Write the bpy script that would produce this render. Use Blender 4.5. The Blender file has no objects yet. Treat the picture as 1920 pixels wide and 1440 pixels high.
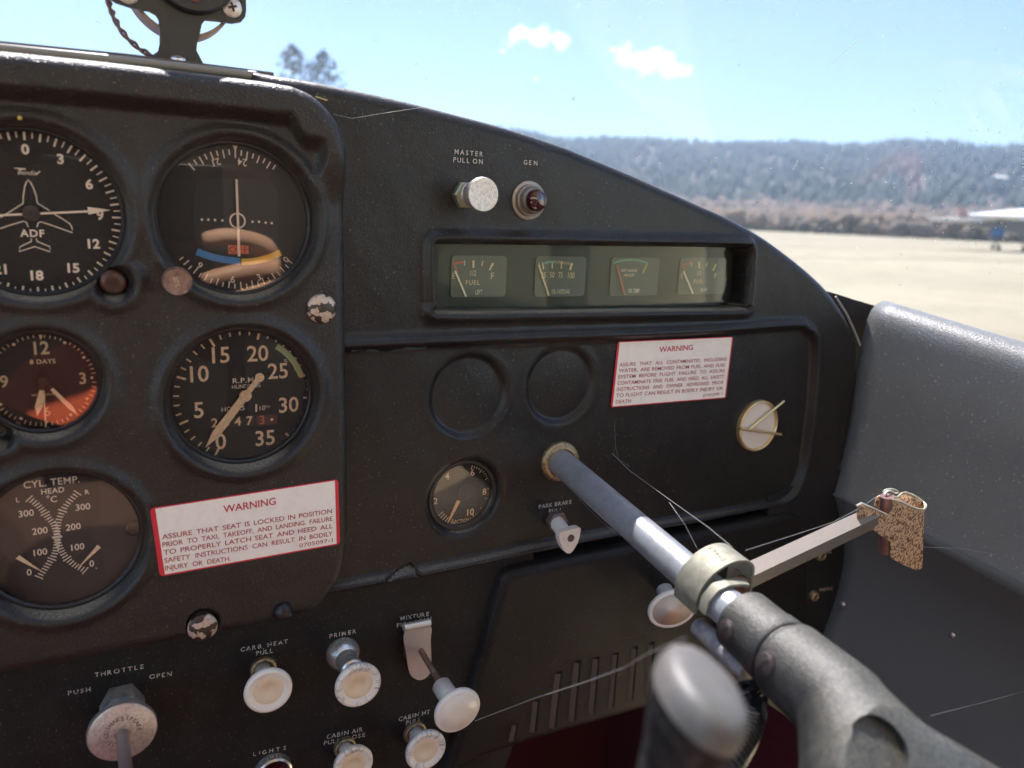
import bpy, math, random
import numpy as np
from mathutils import Vector, Matrix
random.seed(4); rng = np.random.default_rng(7)
C = bpy.context.scene.collection
sc = bpy.context.scene

# ------------------------------------------------------------------ camera
FPX, YAW, PITCH, ROLL, DCAM = 1456.4, math.radians(28.972), math.radians(-12.52), math.radians(2.497), 0.42
cy, sy, cp, sp = math.cos(YAW), math.sin(YAW), math.cos(PITCH), math.sin(PITCH)
_f = np.array([sy*cp, cy*cp, sp]); _r = np.array([cy, -sy, 0.]); _u = np.cross(_r, _f)
cr, sr = math.cos(ROLL), math.sin(ROLL)
_r, _u = cr*_r + sr*_u, -sr*_r + cr*_u
CAM = np.array([0., -DCAM, 0.])
cam = bpy.data.cameras.new('camera'); co = bpy.data.objects.new('camera', cam); C.objects.link(co)
M = Matrix([[_r[i], _u[i], -_f[i], CAM[i]] for i in range(3)] + [[0, 0, 0, 1]])
co.matrix_world = M
cam.sensor_fit = 'HORIZONTAL'; cam.sensor_width = 36; cam.lens = FPX/1920*36
cam.clip_start = 0.01; cam.clip_end = 12000
cam.dof.use_dof = True; cam.dof.focus_distance = 0.47; cam.dof.aperture_fstop = 8.0
sc.camera = co

# ------------------------------------------------------------------ world, sun, exposure
SUN_EL, SUN_AZ = math.radians(60), math.radians(10)
w = bpy.data.worlds.new("World"); sc.world = w; w.use_nodes = True
nt = w.node_tree; bg = nt.nodes['Background']
sky = nt.nodes.new('ShaderNodeTexSky'); sky.sky_type = 'NISHITA'; sky.sun_disc = False
sky.sun_elevation = SUN_EL; sky.sun_rotation = SUN_AZ; sky.air_density = 1.0; sky.dust_density = 0.15; sky.ozone_density = 2.0
nt.links.new(sky.outputs[0], bg.inputs[0]); bg.inputs[1].default_value = 0.072
sun = bpy.data.lights.new('sun', 'SUN'); sun.energy = 4.8; sun.angle = math.radians(0.5); sun.color = (1.0, 0.90, 0.76)
so = bpy.data.objects.new('sun', sun); C.objects.link(so)
S = Vector((math.sin(SUN_AZ)*math.cos(SUN_EL), math.cos(SUN_AZ)*math.cos(SUN_EL), math.sin(SUN_EL)))
so.rotation_euler = S.to_track_quat('Z', 'Y').to_euler()
sc.view_settings.view_transform = 'Standard'; sc.view_settings.look = 'None'
sc.view_settings.exposure = 2.65; sc.view_settings.gamma = 1; sc.view_settings.use_curve_mapping = False
try:
    sc.cycles.max_bounces = 10; sc.cycles.transparent_max_bounces = 24; sc.cycles.sample_clamp_indirect = 6
    sc.cycles.use_denoising = True; sc.cycles.volume_bounces = 3
except Exception: pass

# ------------------------------------------------------------------ places: a picture point brought to the plane y = const (metres)
def ray(px, py): return (px-960)/FPX*_r - (py-720)/FPX*_u + _f
def P(px, py, y=0.):
    d = ray(px, py); return CAM + d*((y+DCAM)/d[1])
def PZ(px, py, z):
    d = ray(px, py); return CAM + d*((z-CAM[2])/d[2])
def XZ(pts, y=0.): return np.array([P(a, b, y)[[0, 2]] for a, b in pts])
def HP(px, py, y, hpx):   # metres of a vertical picture length at that place
    return abs(P(px, py-hpx/2, y)[2]-P(px, py+hpx/2, y)[2])
def WP(px, py, y, wpx): return abs(P(px+wpx/2, py, y)[0]-P(px-wpx/2, py, y)[0])

# ------------------------------------------------------------------ materials
MAT = {}
def mat(name, col, rough=.5, metal=0., bump=None, var=None, dust=None, spec=.5, coat=0., sub=0., emit=None, chips=None, dust_rimlight=None):
    if name in MAT: return MAT[name]
    m = bpy.data.materials.new(name); m.use_nodes = True; n = m.node_tree; L = n.links.new
    b = n.nodes['Principled BSDF']
    b.inputs['Base Color'].default_value = (*col, 1); b.inputs['Roughness'].default_value = rough
    b.inputs['Metallic'].default_value = metal; b.inputs['Specular IOR Level'].default_value = spec
    b.inputs['Coat Weight'].default_value = coat
    if sub: b.inputs['Subsurface Weight'].default_value = sub; b.inputs['Subsurface Radius'].default_value = (.004, .003, .002)
    tc = n.nodes.new('ShaderNodeTexCoord'); src = tc.outputs['Object']
    colsock = None
    def noise(scale, det=4, rgh=.6, vec=None):
        t = n.nodes.new('ShaderNodeTexNoise'); t.inputs['Scale'].default_value = scale
        t.inputs['Detail'].default_value = det; t.inputs['Roughness'].default_value = rgh
        L(vec or src, t.inputs['Vector']); return t.outputs['Fac']
    def ramp(s, a, b2, ca=(0, 0, 0, 1), cb=(1, 1, 1, 1)):
        r = n.nodes.new('ShaderNodeValToRGB'); r.color_ramp.elements[0].position = a; r.color_ramp.elements[1].position = b2
        r.color_ramp.elements[0].color = ca; r.color_ramp.elements[1].color = cb; L(s, r.inputs[0]); return r.outputs[0]
    def mix(fac, a, b2):
        x = n.nodes.new('ShaderNodeMix'); x.data_type = 'RGBA'
        if hasattr(fac, 'node'): L(fac, x.inputs[0])
        else: x.inputs[0].default_value = fac
        for s, k in ((a, 6), (b2, 7)):
            if hasattr(s, 'node'): L(s, x.inputs[k])
            else: x.inputs[k].default_value = (*s, 1)
        return x.outputs[2]
    colsock = None
    if var:      # (colour2, scale, lo, hi)
        for v in (var if isinstance(var, list) else [var]):
            c2, s, lo, hi = v
            colsock = mix(ramp(noise(s), lo, hi), colsock or col, c2)
    if dust:     # (amount, scale, colour) small pale specks and a thin film
        am, s, dc = dust
        sp_ = ramp(noise(s, 2, .5), .66, .72)
        film = ramp(noise(s/14, 5, .6), .35, .8)
        mu = n.nodes.new('ShaderNodeMath'); mu.operation = 'MULTIPLY'; mu.inputs[1].default_value = am; L(sp_, mu.inputs[0])
        mf = n.nodes.new('ShaderNodeMath'); mf.operation = 'MULTIPLY_ADD'; mf.inputs[1].default_value = am*.12; L(film, mf.inputs[0]); L(mu.outputs[0], mf.inputs[2])
        colsock = mix(mf.outputs[0], colsock or col, dc)
    if dust_rimlight:  # pale dust on top faces, also painting sunlit rims of panel and wall (amount, colour, scale)
        ge = n.nodes.new('ShaderNodeNewGeometry'); sx_ = n.nodes.new('ShaderNodeSeparateXYZ'); L(ge.outputs['Normal'], sx_.inputs[0])
        mr = n.nodes.new('ShaderNodeMapRange'); mr.inputs[1].default_value = dust_rimlight[3] if len(dust_rimlight) > 3 else .25; mr.inputs[2].default_value = .98; mr.inputs[3].default_value = 0; mr.inputs[4].default_value = dust_rimlight[0]; L(sx_.outputs[2], mr.inputs[0])
        sp3 = ramp(noise(dust_rimlight[2], 3, .6), .3, .65); m4 = n.nodes.new('ShaderNodeMath'); m4.operation = 'MULTIPLY'; L(mr.outputs[0], m4.inputs[0]); L(sp3, m4.inputs[1])
        colsock = mix(m4.outputs[0], colsock or col, dust_rimlight[1])
    if chips:    # (under colour, scale, lo, hi)
        c2, s, lo, hi = chips
        colsock = mix(ramp(noise(s, 2, .5), lo, hi), colsock or col, c2)
    if colsock: L(colsock, b.inputs['Base Color'])
    if bump:     # list of (kind, scale, distance)
        prev = None
        for k, s, dist in bump:
            if k == 'noise': h = noise(s, 3)
            elif k == 'grain':
                t = n.nodes.new('ShaderNodeTexVoronoi'); t.feature = 'F1'; t.inputs['Scale'].default_value = s
                wv = n.nodes.new('ShaderNodeTexNoise'); wv.inputs['Scale'].default_value = s*.7; L(src, wv.inputs['Vector'])
                mx = n.nodes.new('ShaderNodeMix'); mx.data_type = 'RGBA'; mx.blend_type = 'LINEAR_LIGHT'; mx.inputs[0].default_value = .0012
                L(src, mx.inputs[6]); L(wv.outputs['Color'], mx.inputs[7]); L(mx.outputs[2], t.inputs['Vector']); h = t.outputs['Distance']
            elif k == 'rings':
                t = n.nodes.new('ShaderNodeTexWave'); t.wave_type = 'RINGS'; t.rings_direction = 'Y'; t.inputs['Scale'].default_value = s
                t.inputs['Distortion'].default_value = 2; L(src, t.inputs['Vector']); h = t.outputs['Fac']
            bp = n.nodes.new('ShaderNodeBump'); bp.inputs['Distance'].default_value = dist; bp.inputs['Strength'].default_value = 1
            L(h, bp.inputs['Height'])
            if prev: L(prev, bp.inputs['Normal'])
            prev = bp.outputs['Normal']
        L(prev, b.inputs['Normal'])
    if emit: b.inputs['Emission Color'].default_value = (*emit[0], 1); b.inputs['Emission Strength'].default_value = emit[1]
    MAT[name] = m; return m

def glass_mat(name, tint=(1, 1, 1), refl=.06, dirt=None, rough=0.0):
    m = bpy.data.materials.new(name); m.use_nodes = True; n = m.node_tree; L = n.links.new
    for x in list(n.nodes):
        if x.type != 'OUTPUT_MATERIAL': n.nodes.remove(x)
    out = n.nodes['Material Output']
    tr = n.nodes.new('ShaderNodeBsdfTransparent'); tr.inputs[0].default_value = (*tint, 1)
    gl = n.nodes.new('ShaderNodeBsdfGlossy'); gl.inputs['Roughness'].default_value = rough; gl.inputs[0].default_value = (1, 1, 1, 1)
    fr = n.nodes.new('ShaderNodeFresnel'); fr.inputs[0].default_value = 1.45
    mu = n.nodes.new('ShaderNodeMath'); mu.operation = 'MULTIPLY'; mu.inputs[1].default_value = refl/.034; L(fr.outputs[0], mu.inputs[0]); mu.use_clamp = True
    mx = n.nodes.new('ShaderNodeMixShader'); L(mu.outputs[0], mx.inputs[0]); L(tr.outputs[0], mx.inputs[1]); L(gl.outputs[0], mx.inputs[2])
    last = mx.outputs[0]
    if dirt:   # (film, specks, scale)
        film, specks, s = dirt
        tc = n.nodes.new('ShaderNodeTexCoord')
        n1 = n.nodes.new('ShaderNodeTexNoise'); n1.inputs['Scale'].default_value = s*.03; n1.inputs['Detail'].default_value = 5; L(tc.outputs['Object'], n1.inputs['Vector'])
        n2 = n.nodes.new('ShaderNodeTexNoise'); n2.inputs['Scale'].default_value = s; n2.inputs['Detail'].default_value = 2; L(tc.outputs['Object'], n2.inputs['Vector'])
        r1 = n.nodes.new('ShaderNodeMapRange'); r1.inputs[1].default_value = .3; r1.inputs[2].default_value = .75; r1.inputs[3].default_value = film*.5; r1.inputs[4].default_value = film*1.3; L(n1.outputs['Fac'], r1.inputs[0])
        r2 = n.nodes.new('ShaderNodeMapRange'); r2.inputs[1].default_value = .69; r2.inputs[2].default_value = .76; r2.inputs[3].default_value = 0; r2.inputs[4].default_value = specks; L(n2.outputs['Fac'], r2.inputs[0])
        ad = n.nodes.new('ShaderNodeMath'); ad.operation = 'ADD'; ad.use_clamp = True; L(r1.outputs[0], ad.inputs[0]); L(r2.outputs[0], ad.inputs[1])
        df = n.nodes.new('ShaderNodeBsdfDiffuse'); df.inputs[0].default_value = (.8, .8, .78, 1)
        tl = n.nodes.new('ShaderNodeBsdfTranslucent'); tl.inputs[0].default_value = (.8, .8, .8, 1)
        m2 = n.nodes.new('ShaderNodeMixShader'); m2.inputs[0].default_value = .6; L(df.outputs[0], m2.inputs[1]); L(tl.outputs[0], m2.inputs[2])
        m3 = n.nodes.new('ShaderNodeMixShader'); L(ad.outputs[0], m3.inputs[0]); L(last, m3.inputs[1]); L(m2.outputs[0], m3.inputs[2]); last = m3.outputs[0]
    L(last, out.inputs[0]); MAT[name] = m; return m

vinyl = mat('black_vinyl', (.0165, .0145, .0135), .36, dust_rimlight=(.55, (.55, .50, .38), 1300, .72), bump=[('grain', 900, .00022), ('noise', 220, .0002)], dust=(.35, 900, (.25, .23, .2)), spec=.42)  # pale tops mix dust with a painted sunlit edge
vinyl2 = mat('black_vinyl_smooth', (.0145, .013, .0125), .31, dust_rimlight=(.55, (.55, .50, .38), 1300, .72), bump=[('grain', 1100, .00010), ('noise', 60, .0005)], dust=(.3, 700, (.25, .23, .2)), spec=.33)  # dust tone on top faces doubles as the painted sunny rim
paint_black = mat('matt_black_paint', (.014, .013, .013), .55, bump=[('noise', 1500, .00005)], dust=(.25, 800, (.3, .27, .24)), spec=.2)
plastic_black = mat('black_plastic', (.012, .012, .013), .35, bump=[('noise', 800, .00005)])
dial_black = mat('dial_black', (.017, .015, .015), .6, spec=.3, dust=(.1, 900, (.3, .27, .24)))
dial_grey = mat('dial_charcoal', (.03, .029, .028), .6, spec=.3)
cream = mat('cream_lume', (.90, .66, .43), .6, var=((.62, .44, .28), 700, .4, .75))
cream2 = mat('pale_lume', (.88, .74, .62), .6)
white_print = mat('worn_white_print', (.62, .58, .52), .6, chips=((.05, .05, .05), 1400, .55, .62))
white_knob = mat('aged_white_plastic', (.82, .77, .69), .32, bump=[('noise', 500, .0001)], dust=(.25, 700, (.35, .3, .24)), coat=.15)
cream_face = mat('yellowed_plastic', (.78, .62, .44), .4, bump=[('noise', 300, .0001)])
crack = mat('dirt_in_cracks', (.16, .14, .12), .8)
chrome = mat('worn_chrome', (.66, .64, .60), .26, .75, bump=[('noise', 1500, .00003)], var=((.35, .33, .3), 400, .5, .8))
alu = mat('turned_aluminium', (.66, .60, .55), .40, .7, bump=[('rings', 260, .00004), ('noise', 900, .00012)], var=((.4, .36, .33), 500, .45, .75))
steel = mat('grey_steel', (.46, .43, .41), .36, .55, bump=[('noise', 900, .00008)], var=((.22, .22, .25), 160, .4, .7))
shaftm = mat('weathered_tube', (.46, .49, .54), .32, .55, bump=[('noise', 1600, .00016), ('noise', 300, .0001)], var=[((.34, .33, .35), 60, .45, .75), ((.5, .49, .46), 900, .5, .7)])
zinc = mat('zinc_strap', (.23, .215, .16), .6, .5, bump=[('noise', 1300, .00014)], var=((.3, .3, .24), 200, .4, .7))
brass = mat('tarnished_brass', (.42, .33, .2), .5, .8, bump=[('noise', 900, .0002)], var=((.2, .15, .09), 500, .45, .65))
gold = mat('gold_trim', (.68, .52, .26), .35, .7)
red_ink = mat('red_ink', (.62, .02, .04), .45)
dark_red_ink = mat('dark_red_letters', (.36, .03, .05), .6)
paper = mat('warning_paper', (.88, .80, .72), .45, var=((.80, .72, .65), 120, .45, .75), dust=(.2, 900, (.4, .35, .3)))
chip_m = mat('chipped_screw_paint', (.58, .46, .37), .4, .3, bump=[('noise', 250, .0002)], var=((.42, .32, .25), 500, .45, .7), chips=((.05, .035, .028), 210, .50, .53))
tarnish = mat('rusty_rod', (.20, .12, .09), .5, .5, bump=[('noise', 700, .0002)], var=((.35, .26, .2), 200, .5, .7))
speckle = mat('speckled_enamel', (.66, .42, .23), .5, .0, bump=[('noise', 900, .0003)], chips=((.14, .06, .03), 800, .50, .56))
barm = mat('grey_bar', (.27, .23, .19), .5, .5, bump=[('noise', 1000, .00015)], dust=(.6, 1200, (.50, .38, .20)))
yoke_m = mat('dusty_yoke_plastic', (.022, .022, .021), .36, bump=[('noise', 1400, .00035), ('noise', 300, .0002)], dust_rimlight=(.34, (.30, .275, .19), 750, .35), var=((.05, .05, .046), 70, .3, .65))
grip_m = mat('worn_grip', (.085, .085, .08), .5, 0., bump=[('noise', 300, .00015)], var=((.15, .135, .12), 60, .4, .7))
grip_dark = mat('grip_shank', (.016, .015, .016), .55, bump=[('noise', 250, .0005)], var=((.05, .045, .04), 200, .45, .7), spec=.2)
wall_m = mat('grey_vinyl_wall', (.172, .176, .168), .38, dust_rimlight=(.5, (.5, .5, .46), 900), bump=[('grain', 800, .0002)], dust=(.55, 420, (.5, .5, .48)), spec=.6)  # pale upper faces: dust plus a painted sun highlight along the sill
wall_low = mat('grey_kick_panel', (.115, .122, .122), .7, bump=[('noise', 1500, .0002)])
carpet = mat('red_carpet', (.085, .005, .008), .95, bump=[('noise', 500, .003)])
glass = glass_mat('instrument_glass', refl=.017, dirt=(.003, .12, 700))
glass_bright = glass_mat('instrument_glass_clean', refl=.034, dirt=(.003, .12, 700))
red_glass = mat('dark_red_glass', (.04, .004, .006), .12, coat=1.)
blue_m = mat('sky_blue_paint', (.05, .22, .55), .5); yellow_m = mat('amber_paint', (.72, .42, .03), .5)
orange_m = mat('flag_orange', (.75, .16, .07), .5); green_m = mat('faded_green', (.40, .52, .26), .6); ltgreen = mat('pale_green', (.20, .40, .26), .6)
redline = mat('faded_red', (.55, .14, .10), .6)
web_m = mat('cobweb_silk', (.34, .34, .33), .4)

# ------------------------------------------------------------------ mesh helpers
def mk(name, V, F, m, parent=None, smooth=True, ang=35, **props):
    V = np.asarray(V, float)
    if parent is not None: V = V - np.array(parent['_o'])
    me = bpy.data.meshes.new(name)
    if isinstance(F, np.ndarray):
        k = F.shape[1]
        me.vertices.add(len(V)); me.vertices.foreach_set('co', V.astype(np.float32).ravel())
        me.loops.add(F.size); me.loops.foreach_set('vertex_index', F.astype(np.int32).ravel())
        me.polygons.add(len(F)); me.polygons.foreach_set('loop_start', np.arange(0, F.size, k, dtype=np.int32))
        me.update(calc_edges=True)
    else:
        me.from_pydata([tuple(v) for v in V], [], [tuple(int(i) for i in f) for f in F])
    me.validate()
    if smooth:
        me.polygons.foreach_set('use_smooth', [True]*len(me.polygons))
        if ang: me.set_sharp_from_angle(angle=math.radians(ang))
    me.materials.append(m); me.update()
    o = bpy.data.objects.new(name, me); C.objects.link(o)
    if parent is not None: o.parent = parent
    for k, v in props.items(): o[k] = v
    return o
ROOTS = []
def thing(name, label, cat, loc, group=None):
    o = bpy.data.objects.new(name, None); C.objects.link(o); o.location = tuple(float(v) for v in loc)
    o.empty_display_size = .01; o['_o'] = [float(v) for v in loc]; o['label'] = label; o['category'] = cat
    if group: o['group'] = group
    ROOTS.append(o); return o
def tag(o, label, cat, group=None):
    o['label'] = label; o['category'] = cat
    if group: o['group'] = group
    return o
class MB:
    def __init__(s): s.V = []; s.F = []; s.n = 0
    def add(s, V, F):
        V = np.asarray(V, float); s.V.append(V); s.F += [tuple(int(i)+s.n for i in f) for f in F]; s.n += len(V); return s
    def build(s, name, m, parent=None, **k): return mk(name, np.concatenate(s.V), s.F, m, parent, **k)
class MBS(MB):
    def build(s, name, m, parent=None, **k):
        k0 = 0; out = []; fi = 0
        for V in s.V:
            n_ = len(V); F = []
            while fi < len(s.F) and max(s.F[fi]) < k0+n_: F.append(tuple(i-k0 for i in s.F[fi])); fi += 1
            out.append(mk(name, V, F, m, parent, **k)); k0 += n_
        return out[0]
def frame(axis):
    a = np.array(axis, float); a /= np.linalg.norm(a)
    t = np.array([0, 0, 1.]) if abs(a[2]) < .9 else np.array([1., 0, 0])
    u = np.cross(t, a); u /= np.linalg.norm(u); v = np.cross(a, u); return a, u, v
def lathe(prof, o, axis=(0, -1, 0), n=48, sq=None):
    """prof: (radius, distance along axis)"""
    a, u, v = frame(axis); o = np.array(o, float); V = []; F = []
    for r, h in prof:
        for k in range(n):
            t = 2*math.pi*k/n; rr = r*(sq(t) if sq else 1)
            V.append(o + a*h + (u*math.cos(t) + v*math.sin(t))*rr)
    for i in range(len(prof)-1):
        for k in range(n):
            k2 = (k+1) % n; F.append((i*n+k, i*n+k2, (i+1)*n+k2, (i+1)*n+k))
    if prof[0][0] > 1e-7: F.append(tuple(range(n-1, -1, -1)))
    if prof[-1][0] > 1e-7: F.append(tuple((len(prof)-1)*n+k for k in range(n)))
    return np.array(V), F
def ringlathe(prof, o, axis=(0, -1, 0), n=64):
    V, F = lathe(prof, o, axis, n); F = [f for f in F if len(f) == 4]
    m = len(prof)
    for k in range(n):
        k2 = (k+1) % n; F.append(((m-1)*n+k, (m-1)*n+k2, k2, k))
    return V, F
def tube(pts, r, n=12, caps=True):
    pts = [np.array(p, float) for p in pts]; rs = r if hasattr(r, '__len__') else [r]*len(pts); V = []; F = []
    d0 = pts[1]-pts[0]; _, u, v = frame(d0)
    for i, p in enumerate(pts):
        d = pts[min(i+1, len(pts)-1)] - pts[max(i-1, 0)]; d /= np.linalg.norm(d)
        u = u - d*(u@d); u /= np.linalg.norm(u); v = np.cross(d, u)
        for k in range(n):
            t = 2*math.pi*k/n; V.append(p + (u*math.cos(t)+v*math.sin(t))*rs[i])
    for i in range(len(pts)-1):
        for k in range(n):
            k2 = (k+1) % n; F.append((i*n+k, i*n+k2, (i+1)*n+k2, (i+1)*n+k))
    if caps: F.append(tuple(range(n-1, -1, -1))); F.append(tuple((len(pts)-1)*n+k for k in range(n)))
    return np.array(V), F
def prism(pts2, y0, y1):
    """polygon in x,z extruded from y0 (front) to y1 (back)"""
    n = len(pts2); V = [(p[0], y0, p[1]) for p in pts2] + [(p[0], y1, p[1]) for p in pts2]
    F = [tuple(range(n)), tuple(range(2*n-1, n-1, -1))] + [(i, i+n, (i+1) % n + n, (i+1) % n) for i in range(n)]
    return np.array(V), F
def flat(pts2, y): return np.array([(p[0], y, p[1]) for p in pts2]), [tuple(range(len(pts2)))]
def orient(p):
    p = np.array(p); a = np.sum(p[:, 0]*np.roll(p[:, 1], -1) - np.roll(p[:, 0], -1)*p[:, 1])
    return p if a > 0 else p[::-1]
def disc(c, r, y, n=40, a0=0, a1=2*math.pi): return flat([(c[0]+r*math.cos(a0+(a1-a0)*k/n), c[1]+r*math.sin(a0+(a1-a0)*k/n)) for k in range(n)], y)
def ribbon(pts2, wd, y, closed=False):
    p = [np.array(q, float) for q in pts2]; n = len(p); V = []; F = []
    for i in range(n):
        a = p[i-1] if (i > 0 or closed) else p[i]; b = p[(i+1) % n] if (i < n-1 or closed) else p[i]
        d = b-a; d /= (np.linalg.norm(d)+1e-12); nn = np.array([-d[1], d[0]])
        ww = wd[i] if hasattr(wd, '__len__') else wd
        V += [(*(p[i]+nn*ww/2),), (*(p[i]-nn*ww/2),)]
    V = np.array([(v[0], y, v[1]) for v in V])
    for i in range(n if closed else n-1):
        j = (i+1) % n; F.append((2*i+1, 2*j+1, 2*j, 2*i))
    return V, F
def arc2(c, r, a0, a1, n=24):   # clock angles, degrees
    return [(c[0]+r*math.sin(math.radians(a0+(a1-a0)*k/n)), c[1]+r*math.cos(math.radians(a0+(a1-a0)*k/n))) for k in range(n+1)]
def ticks(mb, c, r0, r1, angs, wd, y):
    for a in angs:
        t = math.radians(a); s, k = math.sin(t), math.cos(t)
        mb.add(*ribbon([(c[0]+r0*s, c[1]+r0*k), (c[0]+r1*s, c[1]+r1*k)], wd, y))
def box(c, ax, ay, az):
    c = np.array(c, float); ax, ay, az = (np.array(q, float) for q in (ax, ay, az))
    V = [c + i*ax + j*ay + k*az for i in (-1, 1) for j in (-1, 1) for k in (-1, 1)]
    return np.array(V), [(0, 1, 3, 2), (4, 6, 7, 5), (0, 4, 5, 1), (2, 3, 7, 6), (0, 2, 6, 4), (1, 5, 7, 3)]
# text
_tc = {}
def tgeo(s, bold=0., sp=1.):
    k = (s, bold, sp)
    if k not in _tc:
        cu = bpy.data.curves.new('lettering', 'FONT'); cu.body = s; cu.size = 1; cu.offset = bold; cu.space_character = sp; cu.resolution_u = 3
        o = bpy.data.objects.new('lettering', cu); me = bpy.data.meshes.new_from_object(o)
        V = np.array([v.co[:2] for v in me.vertices]); F = [tuple(p.vertices) for p in me.polygons]
        bpy.data.objects.remove(o); bpy.data.curves.remove(cu); bpy.data.meshes.remove(me); _tc[k] = (V, F)
    return _tc[k]
_V, _ = tgeo('H'); CAP = _V[:, 1].max()-_V[:, 1].min(); BASE = _V[:, 1].min()
def text(mb, s, c, h, y, rot=0., sx=1., bold=0., sp=1., shear=0.):
    """centred on c=(x,z), capital height h metres"""
    V, F = tgeo(s, bold, sp); V = V.copy(); V[:, 0] -= (V[:, 0].min()+V[:, 0].max())/2; V[:, 1] -= BASE+CAP/2; V *= h/CAP; V[:, 0] *= sx
    V[:, 0] += V[:, 1]*shear
    a = math.radians(rot); X = V[:, 0]*math.cos(a)-V[:, 1]*math.sin(a); Z = V[:, 0]*math.sin(a)+V[:, 1]*math.cos(a)
    mb.add(np.stack([c[0]+X, np.full(len(X), y), c[1]+Z], 1), F)
def tpx(mb, s, px, py, hpx, y, **k):
    q = P(px, py, y); text(mb, s, (q[0], q[2]), HP(px, py, y, hpx), y, **k)
def tline(mb, s, a, b, hpx, y, bold=0., justify=True, sxmax=1.25):
    """a line of words between two picture points, the spaces widened to fill it"""
    A, B = P(*a, y), P(*b, y); d = (B-A)[[0, 2]]; Lg = np.linalg.norm(d); d /= Lg; nn = np.array([-d[1], d[0]])
    h = HP((a[0]+b[0])/2, (a[1]+b[1])/2, y, hpx); words = s.split(' ')
    geo = [tgeo(w_, bold) for w_ in words]; ws = [g[0][:, 0].max()-g[0][:, 0].min() for g in geo]
    sc_ = h/CAP; tot = sum(ws)*sc_; nsp = len(words)-1; sx = 1.
    if nsp: sx = min(sxmax, (Lg*.86)/tot)
    else: sx = Lg/tot
    gap = (Lg-tot*sx)/max(1, nsp); x = 0
    for g, w_ in zip(geo, ws):
        V = g[0].copy(); V[:, 0] -= V[:, 0].min(); V[:, 1] -= BASE+CAP/2; V *= sc_; V[:, 0] = V[:, 0]*sx+x
        mb.add(np.array([[A[0]+d[0]*v[0]+nn[0]*v[1], y, A[2]+d[1]*v[0]+nn[1]*v[1]] for v in V]), g[1]); x += w_*sc_*sx+gap
def tspaced(mb, s, a, b, hpx, y, bold=0.):
    """widely spaced single letters between two picture points"""
    A, B = P(*a, y), P(*b, y); d = (B-A)[[0, 2]]; Lg = np.linalg.norm(d); ang = math.degrees(math.atan2(d[1], d[0])); d /= Lg
    h = HP((a[0]+b[0])/2, (a[1]+b[1])/2, y, hpx); wd = [.25 if ch in ' .I' else .6 if ch not in 'MWON' else .8 for ch in s]
    tot = sum(wd); acc = 0
    for ch, q in zip(s, wd):
        t = (acc+q/2)/tot; acc += q
        if ch != ' ': text(mb, ch, (A[0]+d[0]*Lg*t, A[2]+d[1]*Lg*t-(h*.4 if ch == '.' else 0)), h, y, rot=ang, bold=bold)

# distance fields (metres)
def sd_poly(poly, X, Z):
    poly = np.asarray(poly); n = len(poly); sh = X.shape; x = X.ravel(); z = Z.ravel(); d = np.full(x.shape, 1e9); ins = np.zeros(x.shape, bool)
    for i in range(n):
        a, b = poly[i], poly[(i+1) % n]; e = b-a; wx, wz = x-a[0], z-a[1]; t = np.clip((wx*e[0]+wz*e[1])/(e@e+1e-18), 0, 1)
        d = np.minimum(d, (wx-t*e[0])**2+(wz-t*e[1])**2)
        if a[1] != b[1]:
            c1 = (a[1] > z) != (b[1] > z); ins ^= c1 & (x < (b[0]-a[0])*(z-a[1])/(b[1]-a[1])+a[0])
    return (np.sqrt(d)*np.where(ins, 1, -1)).reshape(sh)
def d_line(poly, X, Z):
    d = np.full(X.shape, 1e9)
    for a, b in zip(poly[:-1], poly[1:]):
        e = b-a; wx, wz = X-a[0], Z-a[1]; t = np.clip((wx*e[0]+wz*e[1])/(e@e+1e-18), 0, 1); d = np.minimum(d, (wx-t*e[0])**2+(wz-t*e[1])**2)
    return np.sqrt(d)
def spline(pts, n=6, closed=True):
    p = np.asarray(pts, float); N = len(p); out = []
    for i in range(N if closed else N-1):
        g = lambda j: p[j % N] if closed else p[min(max(j, 0), N-1)]
        a, b, c, d = g(i-1), g(i), g(i+1), g(i+2)
        for k in range(n):
            t = k/n; out.append(.5*((2*b)+(-a+c)*t+(2*a-5*b+4*c-d)*t*t+(-a+3*b-3*c+d)*t**3))
    if not closed: out.append(p[-1])
    return np.array(out)
def sstep(a, b, x): t = np.clip((x-a)/(b-a), 0, 1); return t*t*(3-2*t)
def roll(d, r): return r-np.sqrt(np.clip(r*r-np.clip(r-d, 0, r)**2, 0, None))
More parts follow.
